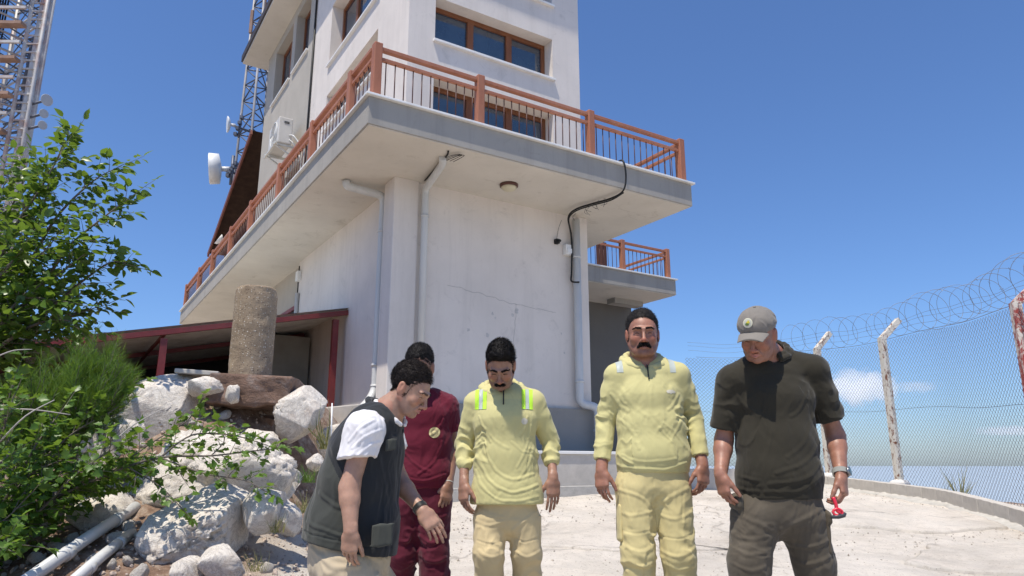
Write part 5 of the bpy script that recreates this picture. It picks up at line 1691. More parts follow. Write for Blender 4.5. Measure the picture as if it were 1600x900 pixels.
def strands(V, Q, n, L, comb, width=.00065, seed=1):
    """short hairs rooted on the surface, leaning along comb"""
    rs = np.random.RandomState(seed); Nn = vnormals(V, Q)
    idx = rs.randint(0, len(V), n); p = V[idx]; d = Nn[idx] * .22 + np.asarray(comb) * 1.3 + rs.normal(size=(n, 3)) * .20
    d -= np.minimum((d * Nn[idx]).sum(1) - .10, 0)[:, None] * Nn[idx]
    d /= np.linalg.norm(d, axis=1, keepdims=True)
    s = np.cross(d, rs.normal(size=(n, 3))); s /= np.linalg.norm(s, axis=1, keepdims=True)
    l = L * rs.uniform(.5, 1.2, (n, 1))
    W_ = np.stack([p - s * width, p + s * width, p + d * l + s * width * .2, p + d * l - s * width * .2], 1).reshape(-1, 3)
    q = len(V) + np.arange(n * 4).reshape(n, 4)
    return np.concatenate([V, W_]), np.concatenate([Q, q])
def put(name, F, res, mat, root, base, wrinkle=None, smooth=True, strand=None):
    V, Q = F.mesh(res)
    if name == 'hair':
        V = rough_up(V, Q, .0030, 30); V = rough_up(V, Q, .0030, 95)
    if name in ('hair', 'moustache', 'eyebrows') and strand is not None:
        V, Q = strands(V, Q, *strand)
    if wrinkle: V = cloth(V, Q, **wrinkle)
    mats = mat if isinstance(mat, list) else [mat]
    o = mesh_np(name, V - base, Q, mats, root, smooth=smooth)
    return o, V, Q
def rough_up(V, Q, amp, sc):
    return V + vnormals(V, Q) * (fbm(V * sc, 3) * amp)[:, None]

HAIR = hair_mat('black_hair', (0.009, 0.007, 0.006))
HAIRB = hair_mat('dark_brown_hair', (0.014, 0.009, 0.007))
GREYHAIR = hair_mat('grey_hair', (0.30, 0.29, 0.28))
EYE = surf('dark_lash_line', (0.022, 0.014, 0.011), 0.6, 0.1, spec=0.2)
def eyes(c, Mx, s, root, base, openness=.0018):
    h = head_fn(c, Mx, s)
    for e in (-1, 1):
        b = bmesh.new()
        pts = [h(e * .0195, -.0830, -.0040), h(e * .0250, -.0853, -.0022), h(e * .031, -.0855, -.0016), h(e * .037, -.0832, -.0022), h(e * .0435, -.0785, -.0045)]
        tube(b, [p - base for p in smooth_curve(pts, 3)], [openness * s * f for f in (.5, .7, .85, .95, 1, 1, 1, 1, 1, .95, .85, .7, .5)], 6)
        from_bm('eye', b, EYE, root, smooth=True)

def boots(P_ankle, ground, root, base, mat, fwd=(0, -1, 0)):
    for a in P_ankle:
        F = Field(); f = unit(np.array(fwd, float))
        g = np.array([a[0], a[1], ground])
        F.seg(g + np.array([0, 0, .05]) - f * .05, g + f * .17 + np.array([0, 0, .035]), .046, .040, np.cross(f, (0, 0, 1)), 1.0, .85, k=.02)
        F.seg(g + np.array([0, 0, .06]), np.array([a[0], a[1], ground + .2]), .050, .052, k=.03)
        F.plane(g, (0, 0, -1), g - .3, g + np.array([.3, .3, .0]))
        put('boot', F, .007, mat, root, base)

def body_field(J):
    """continuous skin under everything: J holds the joints"""
    F = Field()
    side = J['side']
    T = J['torso']                                   # list of (point, half width, q)
    F.chain([t[0] for t in T], [t[1] - .022 for t in T], side, [t[2] * .93 for t in T], k=.03)
    nb, hc = J['neck'], J['head']
    F.seg(nb, hc + J['HM'] @ np.array([0, .022, -.05]) * J['hs'], .060 * J['hs'] * J.get('nk', 1), .056 * J['hs'] * J.get('nk', 1), k=.02)
    F.seg(nb + np.array([0, .0, -.05]), nb, .075, .06 * J.get('nk', 1), k=.03)
    add_head(F, hc, J['HM'], J['hs'], J.get('full', 1.0), J.get('squint', .3))
    for sh, el, wr, hand in J['arms']:
        a = J.get('armr', (.052, .043, .043, .028))
        F.seg(sh, el, a[0], a[1] * .92, k=.02)
        m = el + (wr - el) * .28
        F.seg(el, m, a[1] * .92, a[2], k=.03); F.seg(m, wr, a[2], a[3], k=.02)
        add_hand(F, wr, *hand)
    for hp, kn, an in J['legs']:
        F.seg(hp, kn, .08, .052, k=.03); F.seg(kn, kn + (an - kn) * .3, .052, .055, k=.02); F.seg(kn + (an - kn) * .3, an, .055, .036, k=.02)
        F.seg(an, an + np.array([0, -.12, -.05]), .036, .028, k=.02)
    return F
def finish_body(J, F, mat, root, base, res=.0042, stub=0.0, brow=None, fringe=None, hres=.0023):
    V1, Q1 = F.mesh(res)
    hc, HM, hs = J['head'], J['HM'], J['hs']
    V2, Q2 = F.mesh(hres, (hc - .17 * hs, hc + .17 * hs))
    zc = -.118 - .0
    def keepz(V): return ((V - hc) @ HM)[:, 2] / hs
    def nearh(V): return np.linalg.norm(V - hc, axis=1) < .17 * hs
    c1 = V1[Q1].mean(1); c2 = V2[Q2].mean(1)
    Q1 = Q1[~((keepz(c1) > zc) & nearh(c1) & (np.linalg.norm(c1 - hc, axis=1) < .166 * hs))]
    Q2 = Q2[(keepz(c2) > zc - .004) & (np.linalg.norm(c2 - hc, axis=1) < .169 * hs)]
    V = np.concatenate([V1, V2]); Q = np.concatenate([Q1, Q2 + len(V1)])
    used = np.unique(Q); mp = np.full(len(V), -1); mp[used] = np.arange(len(used)); V = V[used]; Q = mp[Q]
    o = mesh_np('body', V - base, Q, [mat], root)
    l, s_, f = head_attrs(V, hc, HM, hs, stub)
    add_attr(o, 'lips', l); add_attr(o, 'stubble', s_); add_attr(o, 'flush', f)
    # eyebrows and the soft edge of the hairline, planted straight on the skin
    Nn = vnormals(V, Q); q = ((V - hc) @ HM) / hs
    rs = np.random.RandomState(5)
    def plant(name, mask, n, L, comb, mt, wd=.0005, lift=.25):
        idx = np.nonzero(mask)[0]
        if not len(idx): return
        pk = rs.choice(idx, n); p = V[pk] + rs.normal(size=(n, 3)) * .0006; nn = Nn[pk]
        d = nn * lift + comb(q[pk]) @ HM.T + rs.normal(size=(n, 3)) * .18
        d -= np.minimum((d * nn).sum(1) - .08, 0)[:, None] * nn; d /= np.linalg.norm(d, axis=1, keepdims=True)
        s = np.cross(d, rs.normal(size=(n, 3))); s /= np.linalg.norm(s, axis=1, keepdims=True); l_ = L * rs.uniform(.5, 1.2, (n, 1))
        W_ = np.stack([p - s * wd, p + s * wd, p + d * l_ + s * wd * .3, p + d * l_ - s * wd * .3], 1).reshape(-1, 3)
        mesh_np(name, W_ - base, np.arange(n * 4).reshape(n, 4), mt, root)
    bm_, amt = brow if brow else (HAIR, 1.0)
    for e in (-1, 1):
        x = q[:, 0] * e
        zl = np.interp(x, [.010, .022, .036, .050], [.0190, .0220, .0235, .0175])
        hw = np.interp(x, [.010, .020, .036, .052], [.0050, .0052, .0042, .0018])
        m = (x > .009) & (x < .051) & (np.abs(q[:, 2] - zl) < hw) & (q[:, 1] < -.05)
        plant('eyebrow', m, int(520 * amt), .0065 * hs, lambda qq, e=e: np.stack([np.full(len(qq), e * 1.0), np.zeros(len(qq)), .25 + 0 * qq[:, 0]], 1), bm_, .0006, .2)
    if fringe:
        fm, front = fringe
        zl = hairline(q[:, 1], front, -.05)
        m = (q[:, 2] > zl - .006) & (q[:, 2] < zl + .016) & (np.abs(q[:, 0]) < .09) & (q[:, 1] > -.12) & (np.abs(q[:, 0]) < .0745 + .0 * q[:, 1]) & (q[:, 2] < .11)
        plant('hairline', m, 2600, .009 * hs, lambda qq: np.stack([np.zeros(len(qq)), .6 * np.ones(len(qq)) * (qq[:, 1] < -.03) , -.3 * (qq[:, 1] > -.03) + .5 * (qq[:, 1] < -.03)], 1), fm, .0005, .3)
    return o

UPV = np.array([0, 0, 1.0])
def rnd_ring(J, slr):
    out = []
    for sh, el, wr, hand in J['arms']:
        out.append((sh, el, slr, 9)); out.append((el - (el - sh) * .25, el + (wr - el) * .5, slr * 1.3, 16)); out.append((el, wr, slr, 12))
    return out
def torso_field(J, ease, lo_i=0, hi_i=None):
    F = Field(); T = J['torso'][lo_i:hi_i]
    F.chain([t[0] for t in T], [t[1] + ease for t in T], J['side'], [t[2] for t in T], k=.035)
    return F
def make_shirt(J, ease, cuffs, slr, hem, neck_r=.068, vdepth=.0, hem_n=(0, 0, -1), yoke=.052):
    """cuffs: where each sleeve ends as a fraction 0..2 along upper arm + forearm"""
    F = torso_field(J, ease)
    nb = J['neck']
    for (sh, el, wr, hand), cf in zip(J['arms'], cuffs):
        a = nb + (sh - nb) * .38 + UPV * J.get('trap', -.008)
        F.seg(a, sh + UPV * .004, yoke * .95, slr[0] * .92, k=.045)
        if cf <= 1:
            end = sh + (el - sh) * cf; d = unit(el - sh)
            F.seg(sh, sh + (el - sh) * (cf + .1), slr[0], slr[1], k=.020, cuts=[(end, d)])
        else:
            end = el + (wr - el) * (cf - 1); d = unit(wr - el)
            m_ = sh + (el - sh) * .35
            F.seg(sh, m_, slr[0], slr[0] * .9 + slr[1] * .1, k=.03)
            F.seg(m_, el, slr[0] * .9 + slr[1] * .1, slr[1], k=.010)
            F.seg(el, el + (wr - el) * .5, slr[1], (slr[1] + slr[2]) / 2, k=.010)
            F.seg(el + (wr - el) * .5, el + (wr - el) * (cf - 1 + .12), (slr[1] + slr[2]) / 2, slr[2], k=.010, cuts=[(end, d)])
    if neck_r:
        F.seg(nb + np.array([0, -.01, -.005]), nb + UPV * .2, neck_r * .9, neck_r * 1.35, k=.006, op='s')
    if vdepth:
        f = J['front']
        F.seg(nb + f * .10 - UPV * vdepth, nb + f * .02 + UPV * .05, .004, .055, k=.004, op='s')
    w = J['torso'][0][1] + .12
    c = np.asarray(hem)
    F.plane(c, hem_n, c - np.array([w, w, .5]), c + np.array([w, w, .08]))
    return F
def make_trousers(J, ease, radii, top, ankle_cut=.06):
    F = Field(); T = J['torso']
    F.chain([T[0][0], T[0][0] + (top - T[0][0])], [T[0][1] + ease, T[0][1] + ease - .004], J['side'], [T[0][2]] * 2, k=.03)
    for hp, kn, an in J['legs']:
        d = unit(an - kn)
        F.seg(hp, kn, radii[0], radii[1], k=.03)
        F.seg(kn, kn + (an - kn) * .5, radii[1], radii[2], k=.03)
        F.seg(kn + (an - kn) * .5, an + d * .02, radii[2], radii[3], k=.03, cuts=[(an - d * (-ankle_cut + .06), d)])
    return F
def collar(F, nb, front, side, r0=.078, lift=.045, drop=.055, rad=.016, gap=.25, q=.95, k=.01, n=14, lean=(0, 0, 0)):
    pts = []
    for i in range(n + 1):
        a = gap + (2 * math.pi - 2 * gap) * i / n            # 0 = front
        c = math.cos(a)
        z = lift * (1 - c) / 2 - drop * ((1 + c) / 2) ** 2
        pts.append(nb + front * (r0 * q * c) + side * (r0 * math.sin(a)) + UPV * z + np.array(lean) * (1 + c) / 2)
    F.chain(pts, rad, k=k)
    return pts
def patch_on(V, Q, mask, off, name, mat, root, base, facing=None, rect=None, disc=None):
    Nn = vnormals(V, Q); c = V[Q].mean(1)
    m = mask(c)
    if facing is not None: m &= (Nn[Q].mean(1) @ np.asarray(facing, float)) > .15
    q = Q[m]
    if not len(q): return None
    u, inv = np.unique(q, return_inverse=True)
    V = V.copy()
    if rect: V[u, 0] = np.clip(V[u, 0], rect[0], rect[1]); V[u, 2] = np.clip(V[u, 2], rect[2], rect[3])
    if disc:
        dx = (V[u, 0] - disc[0]) / disc[2]; dz = (V[u, 2] - disc[1]) / disc[3]; rr = np.maximum(np.hypot(dx, dz), 1)
        V[u, 0] = disc[0] + dx / rr * disc[2]; V[u, 2] = disc[1] + dz / rr * disc[3]
    return mesh_np(name, V[u] + Nn[u] * off - base, inv.reshape(-1, 4), mat, root)
def fold2(V, Q, folds, Y0, jit=0):
    """crease lines measured on the front of a garment as (x, z) polylines; positive = ridge, negative = groove"""
    Nn = vnormals(V, Q); disp = np.zeros(len(V))
    fr = np.clip(-Nn[:, 1] * 1.6, 0, 1)
    wob = fbm(V * 14, 2) * .012
    P2 = np.stack([V[:, 0] + wob, np.zeros(len(V)), V[:, 2] + wob * .7], 1)
    for pts, am, wd in folds:
        pp = [P(x, y, Y0) * np.array([1, 0, 1]) for x, y in pts]
        pp = smooth_curve(pp, 4)
        ends = np.array(pp)
        d = dist_poly(P2, pp)
        wd = wd * .72
        g = np.exp(-(d / wd) ** 2)
        disp += am * .75 * g * fr
        disp -= am * .30 * np.exp(-((d - wd * 1.9) / (wd * .9)) ** 2) * fr
    return V + Nn * disp[:, None]
def put_cloth(name, F, res, mat, root, base, J=None, Y0=4, seed=0, amp=.003, ring=.004, folds=(), legs=False, scale=9.0, extra_ring=()):
    V, Q = F.mesh(res)
    rg = list(extra_ring)
    if J is not None and ring:
        if not legs: rg += rnd_ring(J, ring)
        else:
            for hp, kn, an in J['legs']:
                rg += [(kn - (kn - hp) * .45, kn + (an - kn) * .25, ring, 13), (hp, kn, ring * .8, 7), (kn, an, ring, 11), (kn + (an - kn) * .55, an, ring * 1.5, 20)]
    V = cloth(V, Q, (), amp, scale, (1, 1, .55), seed, rg)
    if folds: V = fold2(V, Q, folds, Y0)
    o = mesh_np(name, V - base, Q, [mat] if not isinstance(mat, list) else mat, root)
    return o, V, Q
SKIN_A = skin_mat('tanned_skin', (0.33, 0.175, 0.115))
SKIN_B = skin_mat('reddened_skin', (0.33, 0.155, 0.10))
SKIN_C = skin_mat('light_tan_skin', (0.41, 0.235, 0.16))
YEL = fabric('pale_yellow_jersey', (0.53, 0.485, 0.225))
YELT = fabric('straw_yellow_trouser_cloth', (0.58, 0.49, 0.235), stain=(0.44, 0.36, 0.18))
YELT2 = fabric('sand_yellow_trouser_cloth', (0.58, 0.465, 0.26), stain=(0.40, 0.30, 0.15))
FLUO = fabric('fluorescent_stripe', (0.45, 0.75, 0.05), 0.6)
GREYST = fabric('grey_reflective_stripe', (0.42, 0.46, 0.42), 0.4)
EMB = fabric('pale_chest_print', (0.55, 0.52, 0.42), 0.7)
BLK = fabric('black_zip', (0.015, 0.015, 0.015), 0.5)
BOOT = surf('black_boot_leather', (0.03, 0.025, 0.02), 0.5, 0.2)
def ankle(x_px, Y, dx=0.0):
    p = P(x_px, 950, Y); return np.array([p[0] + dx, p[1], tz(p[0] + dx, p[1]) + .10])
def person(xp, Y, label):
    p = P(xp, 950, Y); z = tz(p[0], p[1])
    return empty('person', (p[0], p[1], z), label, 'person'), np.array([p[0], p[1], z])
SX = np.array([1.0, 0, 0]); FR = np.array([0, -1.0, 0])

def zip_strip(V, Q, x0, z0, z1, root, base):
    Nn = vnormals(V, Q); pts = []
    for z in np.linspace(z0, z1, 9):
        m = (np.abs(V[:, 0] - x0) < .008) & (np.abs(V[:, 2] - z) < .007) & (Nn[:, 1] < -.1)
        if m.any(): pts.append(np.array([x0, V[m, 1].min() - .0012, z]) - base)
    if len(pts) > 2:
        b = bmesh.new(); tube(b, pts, .0034, 6); from_bm('zip', b, BLK, root, smooth=True)
# ---- man in pale yellow looking at the camera
def man_yellow_big():
    Y = 3.85
    root, base = person(1022, Y, 'broad man in yellow work clothes facing the camera, squinting, dark moustache')
    HM = headM(-7, 3, 0)
    hc = P(1004, 523, Y - .03)
    J = dict(side=SX, front=FR, neck=P(1005, 563, Y + .03), head=hc, HM=HM, hs=1.06, nk=1.12, full=1.06, squint=1.0, trap=.008,
             torso=[(P(1020, 756, Y + .01), .176, .68), (P(1021, 712, Y - .0), .176, .72), (P(1018, 664, Y), .165, .68), (P(1012, 620, Y), .166, .62), (P(1009, 590, Y + .01), .150, .58)],
             arms=[(P(965, 590, Y + .02), P(946, 658, Y + .05), P(940, 735, Y - .03), ((-.05, -.25, -1), (.55, .75, 0), (.8, -.6, 0), 1.0, (22, 26, 18))),
                   (P(1057, 588, Y + .02), P(1083, 654, Y + .05), P(1098, 728, Y - .04), ((-.06, -.25, -1), (-.5, .8, 0), (-.85, -.5, 0), 1.04, (28, 34, 22)))],
             legs=[(P(993, 765, Y), P(997, 866, Y - .03), ankle(1003, Y + .02)), (P(1048, 765, Y), P(1060, 866, Y - .02), ankle(1070, Y + .05))],
             armr=(.050, .038, .038, .029))
    finish_body(J, body_field(J), SKIN_B, root, base, stub=.45, fringe=(HAIR, .080))
    F = make_shirt(J, .006, (1.80, 1.80), (.069, .053, .039), P(1020, 738, Y), neck_r=.068, vdepth=.06)
    G = Field(); collar(G, J['neck'] + np.array([0, .004, .010]), FR, SX, r0=.094, lift=.038, drop=.062, rad=.0135, gap=.22, k=.008)
    collar(G, J['neck'] + np.array([0, .012, -.004]), FR, SX, r0=.114, lift=.034, drop=.050, rad=.0155, gap=.42, k=.008)
    put_cloth('hood_collar', G, .004, YEL, root, base, None, Y, 6, .003)
    F.ell(P(1020, 698, Y - .045), (.12, .06, .08), k=.06)
    folds = [([(958, 640), (985, 665), (1000, 700)], .004, .010), ([(1080, 640), (1062, 668), (1050, 690)], .004, .010),
             ([(960, 612), (975, 632), (985, 640)], .005, .010), ([(1068, 612), (1055, 632), (1046, 640)], .005, .010),
             ([(962, 725), (1000, 732), (1040, 733), (1078, 722)], .006, .009), ([(975, 712), (1010, 722), (1060, 716)], .003, .009),
             ([(1040, 660), (1062, 680), (1078, 700)], .003, .008), ([(1032, 668), (1050, 690), (1062, 712)], .003, .008),
             ([(970, 600), (1000, 640), (1015, 650)], .0025, .012), ([(1020, 600), (1022, 640), (1035, 660)], .0025, .012)]
    o, V, Q = put_cloth('shirt', F, .0042, YEL, root, base, J, Y - .15, 1, .0020, .0045, [(p, a * .62, w) for p, a, w in folds])
    for xa, xb in ((962, 972), (1044, 1053)):
        a, b = P(xa, 590, Y)[0], P(xb, 590, Y)[0]; z1, z0 = P(1000, 558, Y)[2], P(1000, 584, Y)[2]
        patch_on(V, Q, lambda c: (c[:, 0] > a - .003) & (c[:, 0] < b + .003) & (c[:, 2] > z0 - .003) & (c[:, 2] < z1 + .003), .0015, 'reflective_stripe', GREYST, root, base, (0, -1, .5), rect=(a, b, z0, z1))
    e = P(1042, 615, Y); patch_on(V, Q, lambda c: ((c[:, 0] - e[0]) ** 2 / .025 ** 2 + (c[:, 2] - e[2]) ** 2 / .010 ** 2) < 1, .0012, 'chest_print', EMB, root, base, (0, -1, 0))
    z0, z1 = P(1010, 596, Y)[2], P(1010, 572, Y)[2]; x0 = P(1009, 600, Y)[0]
    zip_strip(V, Q, x0, z0, z1, root, base)
    F = make_trousers(J, .004, (.104, .082, .078, .074), J['torso'][1][0])
    folds = [([(965, 765), (995, 775), (1015, 790)], .005, .012), ([(1078, 762), (1050, 775), (1025, 790)], .005, .012),
             ([(960, 800), (985, 806), (1018, 800)], .004, .010), ([(1030, 806), (1055, 812), (1085, 800)], .004, .010),
             ([(962, 826), (990, 834), (1018, 830)], -.004, .006), ([(1030, 836), (1060, 842), (1086, 834)], -.004, .006),
             ([(968, 850), (990, 862), (1016, 858)], .006, .012), ([(1034, 862), (1060, 870), (1088, 858)], .006, .012),
             ([(970, 880), (990, 886), (1018, 880)], .005, .010), ([(1040, 884), (1060, 892), (1088, 884)], .005, .010),
             ([(1021, 745), (1021, 775), (1022, 795)], -.003, .006)]
    put_cloth('trousers', F, .0052, YELT, root, base, J, Y - .1, 3, .0022, .0028, [(p, a * .6, w) for p, a, w in folds], True)
    for pt, sx in ((P(968, 815, Y + .0), -1), (P(1078, 818, Y + .0), 1)):
        F = Field(); F.seg(pt + UPV * .08, pt - UPV * .08, .060, .060, (0, 1, 0), .22, .22, k=.01)
        put_cloth('cargo_pocket', F, .006, YELT, root, base, None, Y, 5, .003)
    boots([l[2] for l in J['legs']], base[2], root, base, BOOT)
    put('hair', hair_field(hc, HM, 1.06, .004, .080, -.05, thick=.008), .0038, HAIR, root, base, strand=(9000, .013, HM @ np.array([.1, .45, .25])))
    put('moustache', moustache(hc, HM, 1.06, .031, .0080, .010), .0022, HAIR, root, base, strand=(1800, .008, np.array([0, 0, -1.0])))
    eyes(hc, HM, 1.06, root, base, .0019)

# ---- younger man in pale yellow looking down
def man_yellow_young():
    Y = 4.0
    root, base = person(792, Y, 'slim man in yellow work clothes with bright shoulder stripes, looking down')
    HM = headM(-3, 37, 0)
    hc = P(782, 572, Y - .10)
    J = dict(side=SX, front=FR, neck=P(784, 606, Y + .04), head=hc, HM=HM, hs=.97, squint=1.0, trap=.008,
             torso=[(P(792, 806, Y + .01), .162, .72), (P(792, 765, Y), .158, .70), (P(790, 715, Y), .156, .68), (P(789, 656, Y), .158, .68), (P(787, 629, Y + .01), .136, .60)],
             arms=[(P(744, 632, Y + .03), P(726, 692, Y + .06), P(725, 756, Y - .04), ((-.03, -.2, -1), (.75, .65, 0), (.6, -.8, 0), 1.0, (22, 26, 18))),
                   (P(833, 629, Y + .03), P(860, 690, Y + .08), P(864, 748, Y - .02), ((.02, -.1, -1), (-.35, .95, 0), (-.95, -.3, 0), 1.0, (10, 12, 8), 1.3, 42))],
             legs=[(P(766, 815, Y), P(764, 864, Y + .0) - np.array([0, .04, -.0]), ankle(766, Y + .06)), (P(818, 815, Y), P(822, 862, Y), ankle(826, Y + .12))],
             armr=(.044, .030, .029, .024))
    finish_body(J, body_field(J), SKIN_A, root, base, stub=.6, fringe=(HAIR, .074))
    F = make_shirt(J, .006, (1.50, 1.60), (.064, .050, .038), P(792, 786, Y), neck_r=.066, vdepth=.07)
    F.chain([P(792, 782, Y), P(792, 768, Y), P(791, 740, Y)], [.192, .178, .162], SX, [.72, .70, .68], k=.03)
    G = Field(); collar(G, J['neck'] + np.array([0, .004, .012]), FR, SX, r0=.088, lift=.038, drop=.068, rad=.0125, gap=.20, k=.008)
    collar(G, J['neck'] + np.array([0, .014, -.004]), FR, SX, r0=.112, lift=.036, drop=.045, rad=.017, gap=.45, k=.008)
    put_cloth('hood_collar', G, .004, YEL, root, base, None, Y, 6, .003)
    w = np.array([.5, .5, .5]); c = P(792, 787, Y); F.plane(c, (0, 0, -1), c - np.array([.23, .3, .5]), c + np.array([.23, .3, .0]))
    folds = [([(748, 690), (770, 728), (800, 748), (832, 742)], .0055, .010), ([(744, 712), (765, 750), (800, 768), (838, 760)], .0065, .010),
             ([(742, 735), (760, 768), (795, 782), (842, 776)], .005, .009), ([(830, 665), (822, 700), (808, 730)], .004, .009),
             ([(838, 690), (826, 724), (812, 748)], .004, .009), ([(752, 660), (775, 690), (795, 700)], .003, .010),
             ([(748, 650), (757, 672), (766, 690)], .005, .009), ([(826, 650), (820, 668), (812, 680)], .005, .009),
             ([(800, 690), (815, 705), (836, 708)], .003, .008)]
    o, V, Q = put_cloth('shirt', F, .0042, YEL, root, base, J, Y - .12, 11, .0022, .0045, [(p, a * .55, w) for p, a, w in folds])
    zz1, zz0 = P(800, 612, Y)[2], P(800, 641, Y)[2]
    for (xa, xb) in ((743, 761), (815, 832)):
        a, b = P(xa, 625, Y)[0], P(xb, 625, Y)[0]; w3 = (b - a) / 3
        fr_ = (0, -1, .6)
        for i, mt in enumerate((FLUO, GREYST, FLUO)):
            patch_on(V, Q, lambda c, i=i: (c[:, 0] > a + w3 * i - .003) & (c[:, 0] <= a + w3 * (i + 1) + .003) & (c[:, 2] > zz0 - .003) & (c[:, 2] < zz1 + .013), .0015 + .0003 * (i == 1), 'reflective_stripe', mt, root, base, fr_, rect=(a + w3 * i, a + w3 * (i + 1), zz0, zz1 + .01))
    e = P(819, 660, Y); patch_on(V, Q, lambda c: ((c[:, 0] - e[0]) ** 2 / .017 ** 2 + (c[:, 2] - e[2]) ** 2 / .017 ** 2) < 1, .0012, 'chest_print', EMB, root, base, (0, -1, 0))
    z0, z1 = P(790, 634, Y)[2], P(790, 608, Y)[2]; x0 = P(787, 620, Y)[0]
    zip_strip(V, Q, x0, z0, z1, root, base)
    F = make_trousers(J, -.002, (.090, .076, .074, .074), J['torso'][1][0])
    folds = [([(742, 815), (765, 822), (786, 815)], .005, .010), ([(744, 846), (765, 850), (786, 846)], -.004, .006), ([(800, 842), (822, 846), (844, 842)], -.004, .006),
             ([(746, 862), (766, 872), (786, 866)], .005, .010), ([(802, 862), (822, 872), (844, 864)], .005, .010), ([(840, 800), (818, 815), (800, 830)], .005, .011),
             ([(745, 795), (765, 805), (788, 808)], .004, .010)]
    put_cloth('trousers', F, .0052, YELT2, root, base, J, Y - .1, 13, .0022, .0028, [(p, a * .6, w) for p, a, w in folds], True)
    for pt in (P(744, 830, Y + .02), P(842, 828, Y + .02)):
        F = Field(); F.seg(pt + UPV * .07, pt - UPV * .07, .055, .055, (0, 1, 0), .20, .20, k=.01)
        put_cloth('cargo_pocket', F, .006, YELT2, root, base, None, Y, 5, .003)
    boots([l[2] for l in J['legs']], base[2], root, base, BOOT)
    put('hair', hair_field(hc, HM, .97, .012, .074, -.05, vol=.008, thick=.007), .0036, HAIR, root, base, strand=(9000, .016, HM @ np.array([.3, -.3, .35])))
    put('moustache', moustache(hc, HM, 1.0, .027, .0062, .006), .0022, HAIR, root, base, strand=(1600, .007, np.array([0, 0, -1.0])))
    eyes(hc, HM, 1.0, root, base, .0017)

